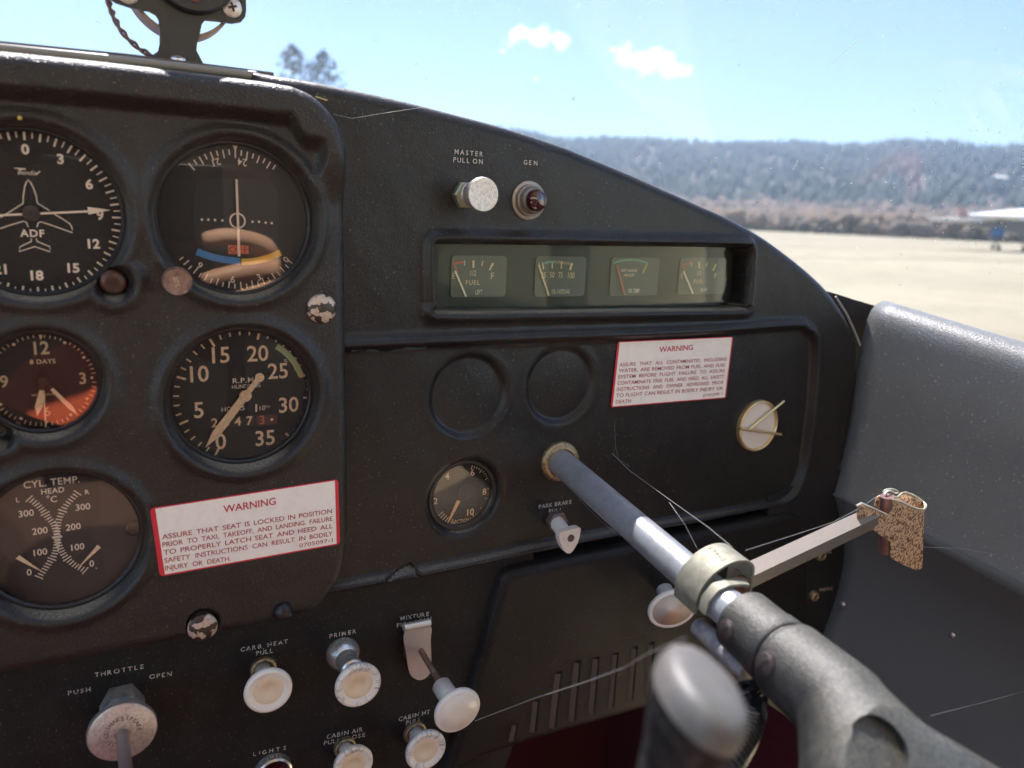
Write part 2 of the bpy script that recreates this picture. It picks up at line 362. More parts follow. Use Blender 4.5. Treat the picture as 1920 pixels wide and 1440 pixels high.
def hfield(name, bx, st, sdf, hf, y0, m, parent, skirt=.012, **kw):
    x0, x1, z0, z1 = bx; xs = np.arange(x0, x1+st, st); zs = np.arange(z0, z1+st, st); X, Z = np.meshgrid(xs, zs); D = sdf(X, Z)
    gz, gx = np.gradient(D, st); g2 = gx*gx+gz*gz+1e-9; near = (np.abs(D) < .75*st) & (g2 > .3)
    X = np.where(near, X-D*gx/g2, X); Z = np.where(near, Z-D*gz/g2, Z); ok = near | (D > 0)
    H = hf(X, Z); V = np.stack([X, y0-H, Z], -1).reshape(-1, 3); ny, nx = X.shape; I = np.arange(ny*nx).reshape(ny, nx)
    q = np.stack([I[:-1, :-1], I[:-1, 1:], I[1:, 1:], I[1:, :-1]], -1).reshape(-1, 4); okf = ok.ravel()
    cnt = okf[q].sum(1); quads = q[cnt == 4]; tr = q[cnt == 3]; tris = []
    if len(tr):
        mk_ = okf[tr]; tris = np.array([[a for a, f in zip(t, mm) if f] for t, mm in zip(tr, mk_)])
    Q = np.concatenate([quads[:, [0, 1, 2]], quads[:, [0, 2, 3]]] + ([tris] if len(tris) else []))
    E_ = np.concatenate([Q[:, [0, 1]], Q[:, [1, 2]], Q[:, [2, 0]]]); key = np.sort(E_, 1); kk = key[:, 0].astype(np.int64)*len(V)+key[:, 1]
    _, inv, ct = np.unique(kk, return_inverse=True, return_counts=True); be = E_[ct[inv.ravel()] == 1]
    if skirt and len(be):
        bv = np.unique(be); mp = {int(v): len(V)+i for i, v in enumerate(bv)}; NV = V[bv].copy(); NV[:, 1] = np.maximum(NV[:, 1], y0)+skirt
        V = np.concatenate([V, NV]); sk = []
        for a, b in be: sk += [(b, a, mp[int(a)]), (b, mp[int(a)], mp[int(b)])]
        Q = np.concatenate([Q, np.array(sk)])
    used = np.unique(Q); rem = np.full(len(V), -1); rem[used] = np.arange(len(used))
    return mk(name, V[used], rem[Q], m, parent, ang=50, **kw)

# ================================================================== OUTSIDE: ground, hills, trees
GZ = -1.6
gm = mat('dry_field', (.285, .25, .165), .95, var=[((.34, .30, .20), .06, .4, .6), ((.22, .20, .13), .6, .5, .75)])
n = 60; xs = np.linspace(-3500, 3500, n); ys = np.linspace(-1500, 3500, n)
X, Y = np.meshgrid(xs, ys); Zg = np.full_like(X, GZ)
I = np.arange(n*n).reshape(n, n); q = np.stack([I[:-1, :-1], I[:-1, 1:], I[1:, 1:], I[1:, :-1]], -1).reshape(-1, 4)
o = mk('ground', np.stack([X, Y, Zg], -1).reshape(-1, 3), q, gm, smooth=False); o['kind'] = 'structure'
# strips of worn grass on the field
gs = mat('grass_strip', (.22, .22, .13), .95, var=((.3, .27, .18), .3, .4, .65))
mb = MB()
for (Yc, wd, xa, xb) in ((38, 1.2, -40, 140), (52, 2.2, -40, 150), (74, 3, -60, 190), (25, .7, 0, 90), (100, 5, -60, 260)):
    mb.add([(xa, Yc, GZ+.012), (xb, Yc+3, GZ+.012), (xb, Yc+3+wd, GZ+.012), (xa, Yc+wd, GZ+.012)], [(0, 1, 2, 3)])
o = mb.build('worn_grass_strips', gs, smooth=False); o['kind'] = 'structure'
# hills as a ring in front
hm = mat('hill_soil', (.075, .065, .05), .95, var=((.11, .085, .06), .01, .4, .7))
def ns(a, b, k=0):
    return (np.sin(a*7.1+k)*.5+np.sin(a*17.3+b*2+k*2)*.3+np.sin(a*41+b*5+k)*.2)
def hillh(az, r):
    H = 98+9*ns(az, 0)+7*np.sin(az*3+.6)
    t = sstep(330, 1200, r)**.9
    return GZ+H*t+6*ns(az*3, r*.01)*t
az = np.radians(np.linspace(-75, 88, 260)); rr = np.linspace(190, 1900, 60); A, R_ = np.meshgrid(az, rr)
Hh = np.where(R_ > 1250, hillh(A, 1250)-(R_-1250)*.05, hillh(A, R_)); Hh[0] = GZ-1
I = np.arange(A.size).reshape(A.shape); q = np.stack([I[:-1, :-1], I[:-1, 1:], I[1:, 1:], I[1:, :-1]], -1).reshape(-1, 4)
o = mk('hills', np.stack([R_*np.sin(A), R_*np.cos(A), Hh+.3], -1).reshape(-1, 3), q, hm, ang=None); o['kind'] = 'structure'
# far forest: one mass of small conifers
fm = mat('far_conifers', (.022, .038, .030), .9, var=((.05, .055, .045), .02, .4, .65))
V = []; F = []; nv = 0
for i in range(9000):
    a = math.radians(rng.uniform(15, 72)) if i % 6 else math.radians(rng.uniform(-70, 85)); r = math.sqrt(rng.uniform(440**2, 1290**2)); h = rng.uniform(5, 13); wv = h*rng.uniform(.2, .4)
    z = float(hillh(np.array(a), np.array(r))); x, y = r*math.sin(a), r*math.cos(a)
    k = 5
    for j in range(k): t = 2*math.pi*j/k+i; V.append((x+wv*math.cos(t), y+wv*math.sin(t), z+h*.08))
    for j in range(k): t = 2*math.pi*j/k+i+.6; V.append((x+wv*.55*math.cos(t), y+wv*.55*math.sin(t), z+h*.55))
    V.append((x, y, z+h))
    for j in range(k): F += [(nv+j, nv+(j+1) % k, nv+k+j), (nv+(j+1) % k, nv+k+(j+1) % k, nv+k+j), (nv+k+j, nv+k+(j+1) % k, nv+2*k)]
    nv += 2*k+1
o = mk('distant_forest', V, np.array(F), fm, smooth=False); o['kind'] = 'stuff'
# brown brush and bare trees at the edge of the field
bm_ = mat('bare_brush', (.12, .09, .065), .95, var=[((.18, .125, .085), .05, .4, .65), ((.06, .06, .05), .12, .5, .7)])
V = []; F = []; nv = 0
for i in range(9000):
    a = math.radians(rng.uniform(10, 75)); r = rng.uniform(158, 460); h = rng.uniform(.9, 2.6)*(1+r/170); x, y = r*math.sin(a), r*math.cos(a)
    z = GZ if r < 330 else float(hillh(np.array(a), np.array(r))); 
    for c in range(3):
        cx, cy_, cz = x+rng.normal(0, h*.3), y+rng.normal(0, h*.3), z+h*rng.uniform(.2, .6); s = h*rng.uniform(.3, .55)
        for vv in ((1, 0, 0), (-1, 0, 0), (0, 1, 0), (0, -1, 0), (0, 0, 1), (0, 0, -1)): V.append((cx+vv[0]*s*rng.uniform(.7, 1.2), cy_+vv[1]*s*rng.uniform(.7, 1.2), cz+vv[2]*s*rng.uniform(.6, 1.1)))
        F += [(nv+a_, nv+b_, nv+c_) for a_, b_, c_ in ((0, 2, 4), (2, 1, 4), (1, 3, 4), (3, 0, 4), (2, 0, 5), (1, 2, 5), (3, 1, 5), (0, 3, 5))]; nv += 6
o = mk('field_edge_brush', V, np.array(F), bm_, smooth=False); o['kind'] = 'stuff'
# the conifers above the dashboard
leaf_m = mat('hazed_conifer_needles', (.15, .19, .22), .9, var=((.19, .22, .24), .7, .4, .65)); bark = mat('bark', (.12, .09, .07), .95)  # needles coloured pale blue-grey to carry the windshield haze
def conifer(px, topy, basey, Y, label, wd=.2, seed=1):
    g = np.random.default_rng(seed); t = P(px, topy, Y); base = np.array([t[0], t[1], GZ]); H = t[2]-GZ
    root = thing('conifer_tree', label, 'tree', base, 'conifers seen over the dashboard')
    mk('trunk', *tube([base, base+[0, 0, H*.5], base+[0, 0, H*.97]], [H*.018, H*.011, .02], 8), bark, root)
    V = []; F = []; nv = 0
    for i in range(1150):
        f = g.uniform(.1, 1)**.8; rad = H*wd*(1-f)**.75*(.75+.35*math.sin(f*40+i % 3))*math.sqrt(g.uniform(.15, 1)); a = g.uniform(0, 6.283)
        c = base+np.array([rad*math.cos(a), rad*math.sin(a), H*f-rad*.25]); s = H*.02*g.uniform(.6, 1.5); d1 = g.normal(size=3); d1 /= np.linalg.norm(d1); d2 = np.cross(d1, g.normal(size=3)); d2 /= np.linalg.norm(d2)
        V += [c-d1*s, c+d2*s*.7, c+d1*s]; F.append((nv, nv+1, nv+2)); nv += 3
    mk('crown', V, np.array(F), leaf_m, root, smooth=False)
conifer(548, 84, 0, 150, 'tall conifer seen just above the dashboard, the taller one of the pair', .75, 3)
conifer(606, 98, 0, 160, 'shorter broad conifer seen above the dashboard, right one of the pair', .85, 5)
# pale house on the hillside
hp = P(1873, 332, 300); root = thing('hillside_house', 'small house with pale roof among the trees on the right hillside', 'house', (hp[0], hp[1], hp[2]-5))
ax = np.array([1, -.3, 0])/1.044; ay = np.array([.3, 1, 0])/1.044
hw = mat('house_wall', (.35, .32, .28), .9); hr = mat('pale_roof', (.62, .58, .5), .7)
mk('wall', *box(np.array([hp[0], hp[1], hp[2]-3]), ax*4.2, ay*3, (0, 0, 2.4)), hw, root, smooth=False)
rc = np.array([hp[0], hp[1], hp[2]-.6])
mk('roof', [rc-ax*4.7-ay*3.5, rc+ax*4.7-ay*3.5, rc+ax*4.7+ay*3.5, rc-ax*4.7+ay*3.5, rc-ax*4.7+np.array([0, 0, 1.7]), rc+ax*4.7+np.array([0, 0, 1.7])],
   [(0, 1, 5, 4), (2, 3, 4, 5), (0, 4, 3), (1, 2, 5), (0, 3, 2, 1)], hr, root, smooth=False)
# parked light aircraft at the right edge
Yp = 42.
def pp(px, py, y=Yp): return P(px, py, y)
ap = pp(1880, 450); root = thing('parked_aeroplane', 'parked white high-wing light aeroplane with blue covers on the far side of the field', 'aeroplane', (ap[0], ap[1], GZ))
pw = mat('white_aircraft_paint', (.78, .77, .72), .35); pgrey = mat('aircraft_shade_grey', (.16, .18, .20), .5); pbl = mat('blue_cover_cloth', (.05, .16, .36), .8); pred = mat('red_aircraft_trim', (.34, .20, .18), .5)
def ext(name, pts, m, d0, d1, parent=root):
    q2 = orient([pp(*p)[[0, 2]] for p in pts]); mk(name, *prism(q2, Yp+d0, Yp+d1), m, parent, smooth=False)
ext('wing', [(1822, 403), (1880, 398), (1960, 390), (1990, 398), (1930, 407), (1880, 409), (1826, 411)], pw, -4, 1.4)
ext('fuselage', [(1800, 416), (1826, 411), (1862, 417), (1880, 412), (1960, 409), (2010, 425), (1990, 446), (1910, 440), (1850, 428), (1810, 421)], pgrey, -.6, .6)
ext('tail_fin', [(1794, 386), (1803, 386), (1822, 412), (1800, 416)], pred, -.06, .06)
ext('tailplane', [(1776, 409), (1812, 409), (1812, 414.5), (1776, 414.5)], pw, -1.6, 1.6)
c = pp(1837, 435); mk('engine_cover', *lathe([(.0, -.75), (.35, -.7), (.52, -.35), (.55, .1), (.4, .55), (0, .75)], (c[0], Yp-1.6, c[2]), (1, .3, 0), 20), pbl, root)
for px, dy in ((1850, -1.2), (1893, -1.4), (1893, 1.4)):
    c = pp(px, 448, Yp); mk('landing_gear_leg', *tube([(c[0], Yp+dy, GZ+.25), (c[0]+.1, Yp+dy*.5, c[2]+.7)], .06, 8), pgrey, root)
    mk('wheel', *lathe([(.0, -.09), (.2, -.09), (.25, 0), (.2, .09), (0, .09)], (c[0], Yp+dy, GZ+.25), (0, 1, 0), 20), plastic_black, root)
# clouds: small puffs far away
clm = bpy.data.materials.new('cloud_white'); clm.use_nodes = True; nn_ = clm.node_tree; nn_.nodes.remove(nn_.nodes['Principled BSDF'])
pv = nn_.nodes.new('ShaderNodeVolumePrincipled'); pv.inputs['Color'].default_value = (1, 1, 1, 1); pv.inputs['Density'].default_value = .009; pv.inputs['Anisotropy'].default_value = .55
nn_.links.new(pv.outputs[0], nn_.nodes['Material Output'].inputs['Volume'])
def cloud(pts, label, Y=5000, seed=1):
    g = np.random.default_rng(seed); mb = MB(); c0 = P(pts[0][0], pts[0][1], Y)
    root = None
    for (px, py, rp) in pts:
        for k in range(9):
            kk = 1 if len(pts) > 3 else .3; q_ = P(px+g.normal(0, rp*.5*kk), py+g.normal(0, rp*.32*kk), Y+g.normal(0, 60)); r = rp*Y*1.1/FPX*g.uniform(.3, .62)
            V = []; F = []; nu, nv_ = 10, 7
            for i in range(nv_+1):
                for j in range(nu):
                    th = math.pi*i/nv_; ph = 2*math.pi*j/nu; rr_ = r*(1+.18*g.normal()); V.append(q_+rr_*np.array([math.sin(th)*math.cos(ph), math.sin(th)*math.sin(ph), math.cos(th)*.75]))
            for i in range(nv_):
                for j in range(nu): F.append((i*nu+j, i*nu+(j+1) % nu, (i+1)*nu+(j+1) % nu, (i+1)*nu+j))
            mb.add(V, F)
    o_ = mb.build('cloud', clm, ang=None); r_ = o_.modifiers.new('r', 'REMESH'); r_.mode = 'VOXEL'; r_.voxel_size = 14
    tag(o_, label, 'cloud', 'small white clouds')
cloud([(975, 62, 20), (995, 66, 24), (1020, 72, 24), (1045, 78, 22), (1058, 80, 16), (958, 78, 12)], 'small white cloud, the left one of the two bright clouds', seed=2)
cloud([(1150, 92, 14), (1175, 104, 24), (1205, 113, 28), (1235, 118, 30), (1262, 128, 26), (1280, 133, 16), (1215, 135, 14), (1243, 146, 12)], 'longer white cloud sloping down to the right', seed=4)
cloud([(940, 95, 9), (945, 97, 8)], 'tiny faint wisp of cloud below the left bright cloud', seed=6)
cloud([(1004, 147, 9), (1006, 148, 8)], 'tiny faint puff of cloud low over the dashboard', seed=7)

hz_m = bpy.data.materials.new('pale_air'); hz_m.use_nodes = True; nn_ = hz_m.node_tree; nn_.nodes.remove(nn_.nodes['Principled BSDF'])
pv = nn_.nodes.new('ShaderNodeVolumePrincipled'); pv.inputs['Color'].default_value = (.55, .78, 1, 1); pv.inputs['Density'].default_value = .00038; pv.inputs['Anisotropy'].default_value = .3
nn_.links.new(pv.outputs[0], nn_.nodes['Material Output'].inputs['Volume'])
o = mk('haze', *box((0, 950, 75), (3600, 0, 0), (0, 2600, 0), (0, 0, 78)), hz_m, smooth=False); o['kind'] = 'stuff'
# ================================================================== CABIN SHELL behind and beside the camera
headl = mat('headliner', (.80, .72, .60), .9, bump=[('noise', 300, .001)]); cabg = mat('cabin_trim', (.10, .105, .11), .7)
def struct(o): o['kind'] = 'structure'; return o
struct(mk('cabin_ceiling', *box((0, -1.0, .43), (.60, 0, 0), (0, .75, 0), (0, 0, .012)), headl, smooth=False))
struct(mk('cabin_floor', *box((0, -.75, -.80), (.75, 0, 0), (0, 1.1, 0), (0, 0, .02)), carpet, smooth=False))
struct(mk('rear_wall', *box((0, -1.85, -.2), (.7, 0, 0), (0, .02, 0), (0, 0, .62)), headl, smooth=False))
struct(mk('firewall', *box((.0, .37, -.50), (.75, 0, 0), (0, .02, 0), (0, 0, .34)), carpet, smooth=False))
struct(mk('left_door', *box((-.72, -.9, -.52), (.02, 0, 0), (0, 1.2, 0), (0, 0, .28)), cabg, smooth=False))
struct(mk('right_door', *box((.72, -1.25, -.5), (.02, 0, 0), (0, .7, 0), (0, 0, .33)), cabg, smooth=False))
struct(mk('right_footwell_side', *box((.615, .165, -.60), (.01, 0, 0), (0, .205, 0), (0, 0, .36)), carpet, smooth=False))
struct(mk('left_footwell_side', *box((-.66, .19, -.50), (.01, 0, 0), (0, .18, 0), (0, 0, .34)), carpet, smooth=False))
mb = MB()
for x in (-.68, .68):
    mb.add(*box((x, -.62, .13), (.02, 0, 0), (0, .03, 0), (0, 0, .31))); mb.add(*box((x, -1.3, .13), (.02, 0, 0), (0, .10, 0), (0, 0, .31)))
struct(mb.build('door_posts', cabg, smooth=False))
# ================================================================== WINDSHIELD (a curved sheet 3 mm thick, dusty)
wsm = glass_mat('windshield_plexiglas', tint=(.575, .59, .645), refl=.010, dirt=(.016, .14, 260))  # tint deepened to dim the outdoors against the cabin
nu, nv_ = 60, 24; V = []; F = []
for L_ in (0, 1):
    off = .003*L_
    for i in range(nv_+1):
        t = i/nv_
        for j in range(nu+1):
            th = math.radians(-104+208*j/nu); x = (.70-off)*math.sin(th)*(1-.08*t*t); y = -.18+(.47-off)*math.cos(th)*(1-.0*t)-.30*t*t*max(0, math.cos(th))-.04*t; z = -.155-.03*(1-abs(math.cos(th)))*0+.59*t
            V.append((x, y, z))
m_ = nu+1
for L_ in (0, 1):
    b0 = L_*(nv_+1)*m_
    for i in range(nv_):
        for j in range(nu):
            f = (b0+i*m_+j, b0+i*m_+j+1, b0+(i+1)*m_+j+1, b0+(i+1)*m_+j); F.append(f if L_ == 0 else f[::-1])
tag(mk('windshield', V, F, wsm, ang=None), 'dusty curved windshield, tinted to dim the view, with scratches and specks above the dashboard', 'windshield')
def ws_point(px, py):
    d = ray(px, py); best = None
    lo, hi = .05, 1.2
    for k in range(40):
        m0 = (lo+hi)/2; q_ = CAM+d*m0/np.linalg.norm(d)
        t = min(1, max(0, (q_[2]+.155)/.59)); sx_ = (.697)*(1-.08*t*t); yy = q_[1]+.18+.04*t; a = .467-.30*t*t
        ins = (q_[0]/sx_)**2+(yy/(a if yy > 0 else .467))**2 < 1
        if ins: lo = m0
        else: hi = m0
    return CAM+d*lo/np.linalg.norm(d)*.995
mb = MB()
sp_ = [(1197, 290, 2.6), (1190, 293, 1.6), (1333, 305, 1.8), (1338, 327, 1.6), (1550, 300, 1.6), (1492, 310, 1.2), (1420, 380, 2), (1437, 386, 2), (1447, 395, 1), (1775, 412, 2.2), (1783, 420, 1.6), (1768, 436, 1.6), (1828, 379, 1.4), (1820, 384, 1.6), (1881, 449, 1.4), (1075, 185, 1.8), (1590, 92, .8), (603, 120, 1.2), (610, 90, 1), (1142, 50, 1), (1385, 122, 1), (780, 120, 1), (800, 148, 1), (705, 78, .8)]
for _ in range(130): sp_.append((min(1918, rng.normal(1820, 110)), rng.normal(330, 90), rng.uniform(.4, 1.1)))
for _ in range(90): sp_.append((rng.uniform(560, 1910), rng.uniform(5, 330), rng.uniform(.3, .8)))
for px, py, rp in sp_:
    q_ = ws_point(px, py); r = rp*np.linalg.norm(q_-CAM)/FPX; mb.add(*lathe([(0, -r*.5), (r*.8, -r*.3), (r, 0), (0, r*.4)], q_, CAM-q_, 6))
o = mb.build('windshield_specks', mat('dust_speck', (.55, .56, .56), .6)); o['kind'] = 'stuff'
for i, (a, b_, lb) in enumerate((((1563, 116), (1614, 72), 'long pale scratch on the windshield in the upper right sky'), ((1487, 318), (1496, 300), 'short hooked scratch on the windshield against the middle of the hills'), ((1548, 306), (1551, 290), 'short upright scratch on the windshield against the hills right of centre'), ((178, 38), (192, 45), 'short scratch on the windshield left of the compass bracket'), ((1070, 188), (1092, 189), 'short level scratch on the windshield below the clouds'))):
    tag(mk('windshield_scratch', *tube([ws_point(*a), ws_point(*b_)], .00014, 5), mat('scratch', (.85, .85, .85), .5)), lb, 'scratch', 'scratches on the windshield')

# ================================================================== DASHBOARD STRUCTURE
YL = -.012      # front plane of the left cover
def mm(*p): return np.array(p)*.001
# ---- right moulded panel
mp_out = XZ([(470, 128), (511, 137), (576, 147), (672, 166), (767, 188), (863, 213), (959, 239), (1055, 270), (1096, 286), (1192, 326), (1287, 369), (1383, 413), (1455, 456), (1527, 514), (1565, 554), (1594, 600), (1612, 640)])
mp_out = np.concatenate([spline(mp_out, 4, False), XZ([(1613, 700), (1602, 780), (1588, 860), (1563, 925), (1530, 935), (1300, 985), (1100, 1020), (945, 1056), (794, 1089), (640, 1112), (560, 1125)]), np.array([[.08, -.2]])])
win = XZ([(816, 475), (820, 462), (834, 457), (1000, 459), (1200, 462), (1385, 464), (1398, 468), (1404, 480), (1398, 560), (1390, 574), (1376, 577), (1100, 580), (840, 583), (826, 576), (818, 555)])
win = spline(win, 3)
bead = spline(XZ([(600, 648), (700, 643), (1000, 631), (1300, 620), (1480, 608), (1510, 614), (1528, 640), (1527, 720), (1514, 840), (1500, 900), (1470, 940), (1400, 958), (1200, 992), (1000, 1030), (900, 1052), (700, 1092), (600, 1112)]), 5, False)
bead_in = np.concatenate([bead])
blanks = [((.2035, -.1125), .0252), ((.2705, -.1105), .0250)]
suc = np.array([.2032, -.1790]); suc_r = .0236
tear = XZ([(717, 1100), (722, 1086), (745, 1074), (770, 1062), (778, 1068), (790, 1090)])
slit = XZ([(662, 655), (720, 656), (800, 650)])
def mp_h(X, Z):
    d = sd_poly(mp_out, X, Z); h = -roll(d, .008)
    dw = -sd_poly(win, X, Z); h += .0042*np.exp(-((dw-.0035)/.0034)**2) - np.where(dw < .004, roll(np.clip(dw, 0, 1), .004)*1.0, 0)
    db = d_line(bead, X, Z); h += .0046*np.exp(-(db/.0032)**2); ins = sd_poly(bead_in, X, Z); h -= .0016*sstep(.001, .006, ins)
    for c, r in blanks:
        e = np.hypot(X-c[0], Z-c[1])-r; h -= .0030*sstep(.0022, -.0022, e) ; h += .0004*np.exp(-((e-.004)/.003)**2); h += .0014*np.clip(1-(e+r)**2/r**2, 0, 1)
    e = np.hypot(X-suc[0], Z-suc[1])-suc_r; h -= np.where(e < .006, roll(np.clip(e, 0, 1), .006)*.8, 0)
    h -= .0022*np.exp(-(d_line(tear, X, Z)/.0009)**2); h -= .002*np.exp(-(d_line(slit, X, Z)/.0007)**2)
    h += .0005*np.sin(X*31+1)*np.sin(Z*27) + .0002*np.sin(X*120)*np.sin(Z*90+X*60)
    return h
def mp_s(X, Z):
    d = sd_poly(mp_out, X, Z); d = np.minimum(d, np.maximum(X-.1095, Z-.040)); d = np.minimum(d, -sd_poly(win, X, Z)); d = np.minimum(d, np.hypot(X-suc[0], Z-suc[1])-suc_r); return d
MP = hfield('right_instrument_panel', (.079, .572, -.262, .068), .00085, mp_s, mp_h, 0., vinyl2, None, skirt=.014); MP['kind'] = 'structure'
MPROOT = MP; MP['_o'] = [0., 0., 0.]
def surf(px, py, off=.0002):
    """point on the moulded surface of the right panel"""
    q_ = P(px, py, 0.)
    for _ in range(3): q_ = P(px, py, -float(mp_h(np.array([[q_[0]]]), np.array([[q_[2]]]))[0, 0])-off)
    return q_
# ---- left raised cover
lc_out = np.concatenate([XZ([(-160, 84), (0, 97), (200, 118), (400, 142), (500, 155)], YL), spline(XZ([(545, 163), (582, 180), (612, 208), (634, 242), (646, 285), (650, 340)], YL), 4, False),
   XZ([(652, 600), (656, 850)], YL), spline(XZ([(657, 1000), (652, 1050), (637, 1095), (612, 1130), (588, 1150), (560, 1160)], YL), 4, False), XZ([(420, 1190), (200, 1232), (0, 1272), (-160, 1300)], YL)])
rail_in = XZ([(-160, 84), (0, 96), (500, 153), (545, 160), (600, 190), (634, 240), (648, 290), (650, 330)], YL)
holes = {'vor': ((.0680, -.0098), .0378), 'rpm': ((.0682, -.1012), .0368), 'adf': ((-.0187, -.0100), .0372), 'clk': ((-.0212, -.0875), .0247), 'cyl': ((-.0190, -.1672), .0365)}
lobe = P(213, 531, YL)[[0, 2]]; lobe_r = .0068; lobe2 = P(-8, 815, YL)[[0, 2]]
recess = P(381, 1170, YL)[[0, 2]]
stk = XZ([(281, 953), (634, 898), (637.5, 1020), (300, 1081)], YL)[::-1]
def lc_holes(X, Z): return {k: np.hypot(X-c[0], Z-c[1])-r for k, (c, r) in holes.items()}
def lc_h(X, Z):
    d = sd_poly(lc_out, X, Z); h = -roll(d, .007)
    wt = sstep(.0, .02, Z-(.010)+.0) ; wx = 1-sstep(.018, .048, (.045-Z))
    prof = sstep(.0205, .0125, d+.0012*np.sin(X*300)*sstep(.08, .1, X)+.0026*np.sin((X-Z)*170)*sstep(.088, .1, X)); h += .0085*prof*np.clip(wx, 0, 1)
    hs = lc_holes(X, Z); ll = np.hypot(X-lobe[0], Z-lobe[1])-lobe_r; l2 = np.hypot(X-lobe2[0], Z-lobe2[1])-.006
    for k, e in hs.items():
        if k == 'adf': e = np.minimum(e, ll); e2 = e
        if k == 'clk': e = np.minimum(e, l2)
        amp = {'vor': .0026, 'rpm': .0026, 'adf': .0024, 'clk': .0018, 'cyl': .002}[k]
        h += amp*np.exp(-((e-.0038)/.0034)**2); h -= np.where(e < .0045, roll(np.clip(e, 0, 1), .0045), 0)
    h -= .004*sstep(.002, -.003, ll)*sstep(-.001, .002, hs['adf']) + .004*sstep(.002, -.003, l2)*sstep(-.001, .002, hs['clk'])
    er = np.hypot(X-recess[0], Z-recess[1])-.0080; h -= .0045*sstep(.0012, -.0012, er)
    ms = sstep(.001, -.004, sd_poly(stk, X, Z)); h = h*ms
    h += .0004*np.sin(X*47+1)*np.sin(Z*39)*ms
    return h
def lc_s(X, Z):
    d = sd_poly(lc_out, X, Z)
    for e in lc_holes(X, Z).values(): d = np.minimum(d, e)
    return d
LC = hfield('left_instrument_cover', (-.062, .127, -.240, .062), .0007, lc_s, lc_h, YL, vinyl, None, skirt=.011); LC['kind'] = 'structure'
# ---- glare shield strip above the cover
g0 = [P(-160, 60, .012), P(0, 78, .012), P(250, 103, .012), P(470, 131, .012), P(512, 137, .012)]
pts = [q_[[0, 2]] for q_ in g0]; low = [(p[0], p[1]-.012) for p in pts[::-1]]
struct(mk('glare_shield', *prism(orient(pts+low), .010, .345), mat('shield_edge', (.06, .055, .07), .25, bump=[('noise', 300, .0003)]), smooth=False))
struct(mk('shield_glint_bead', *tube([P(-160, 76, .006), P(0, 91, .006), P(250, 116, .006), P(480, 142, .006)], .0022, 12), mat('glint_tan', (.22, .20, .17), .3)))  # added glossy bead standing in for the bright reflected band
# deck running forward to the windshield, sloping down
top = mp_out[:70]; V = []; F = []
tp = [p for p in mp_out[:64]]
for p in tp: V += [(p[0], .004, p[1]-.009), (p[0], .10, p[1]-.04), (p[0]*.96, .345, p[1]-.150)]
for i in range(len(tp)-1): F += [(3*i, 3*i+1, 3*i+4, 3*i+3), (3*i+1, 3*i+2, 3*i+5, 3*i+4)]
struct(mk('dashboard_deck', V, F, vinyl2))
struct(mk('dark_gap_plate', *prism(orient(XZ([(1000, 930), (1600, 850), (1600, 1130), (1000, 1180)], .016)), .016, .02), paint_black, smooth=False))  # added black plate that keeps light out of the gap below the panel
struct(mk('windshield_corner_trim', *prism(orient(XZ([(1545, 545), (1566, 551), (1600, 562), (1652, 577), (1640, 680), (1600, 700)], .014)), .012, .07), paint_black, smooth=False))
mk_t = MB(); mk_t.add(*tube([P(1567, 556, .004), P(1588, 590, .003), P(1606, 630, .002), P(1613, 648, .002)], .0009, 8))
struct(mk_t.build('edge_welt', mat('pale_welt', (.3, .29, .26), .5)))
# ---- lower control panel
YP = .004
struct(mk('lower_control_panel', *prism(orient(XZ([(-200, 1180), (500, 1080), (1000, 990), (1000, 1300), (900, 1560), (-260, 1640)], YP)), YP, YP+.003), paint_black, smooth=False))
# ---- glove box door
YG = -.004
gb_out = np.concatenate([spline(XZ([(935, 1110), (941, 1086), (958, 1071), (985, 1063)], YG), 4, False), spline(XZ([(1450, 967), (1480, 961), (1500, 966), (1512, 984)], YG), 4, False), XZ([(1520, 1060), (1530, 1300), (1225, 1337), (1000, 1402), (830, 1460), (850, 1400), (900, 1240)], YG)])
vent = XZ([(840, 1480), (870, 1440), (905, 1410), (1040, 1243), (1056, 1232), (1085, 1224), (1290, 1172), (1345, 1158), (1345, 1500)], YG)
def gb_h(X, Z):
    d = sd_poly(gb_out, X, Z); h = -roll(d, .008); h -= .004*sstep(-.0006, .0006, sd_poly(vent, X, Z)); h += .0004*np.sin(X*60)*np.sin(Z*50); return h
gb_root = thing('glove_box_door', 'black padded glove box door with a slotted vent below the right panel', 'glove box', P(940, 1400, YG))
hfield('door_panel', (.18, .535, -.420, -.215), .0011, lambda X, Z: sd_poly(gb_out, X, Z), gb_h, YG, mat('glove_box_vinyl', (.0125, .0115, .0115), .45, bump=[('grain', 1100, .0001)], dust=(.2, 700, (.25, .23, .2)), spec=.22), gb_root, skirt=.010)
slotm = mat('vent_slot_edge', (.10, .075, .06), .5)
for (a, b_) in (((962, 1360), (956, 1390)), ((1002, 1316), (996, 1373)), ((1045, 1264), (1033, 1365)), ((1080, 1243), (1070, 1352)), ((1115, 1236), (1106, 1340)), ((1151, 1228), (1142, 1328)), ((1187, 1216), (1178, 1316)), ((1219, 1208), (1211, 1306))):
    A_, B_ = P(*a, -.0005), P(*b_, -.0005); cc = (A_+B_)/2; half = (A_-B_)/2; t = np.array([.0017, -.0012, 0])
    mk('louvre', *box(cc, t, (0, .0004, 0), half), slotm, gb_root, smooth=False)
    mk('slot', *box(cc+np.array([.0032, .0003, 0]), (.0016, 0, 0), (0, .0003, 0), half*1.03), mat('slot_black', (.002, .002, .002), .9), gb_root, smooth=False)
# ---- black side panel with jacks
struct(mk('side_jack_panel', *prism(orient(XZ([(1440, 930), (1566, 880), (1700, 900), (1700, 1250), (1560, 1400), (1440, 1320)], .0)), .0, .012), mat('side_black', (.008, .008, .01), .6), smooth=False))
WOFF = -1
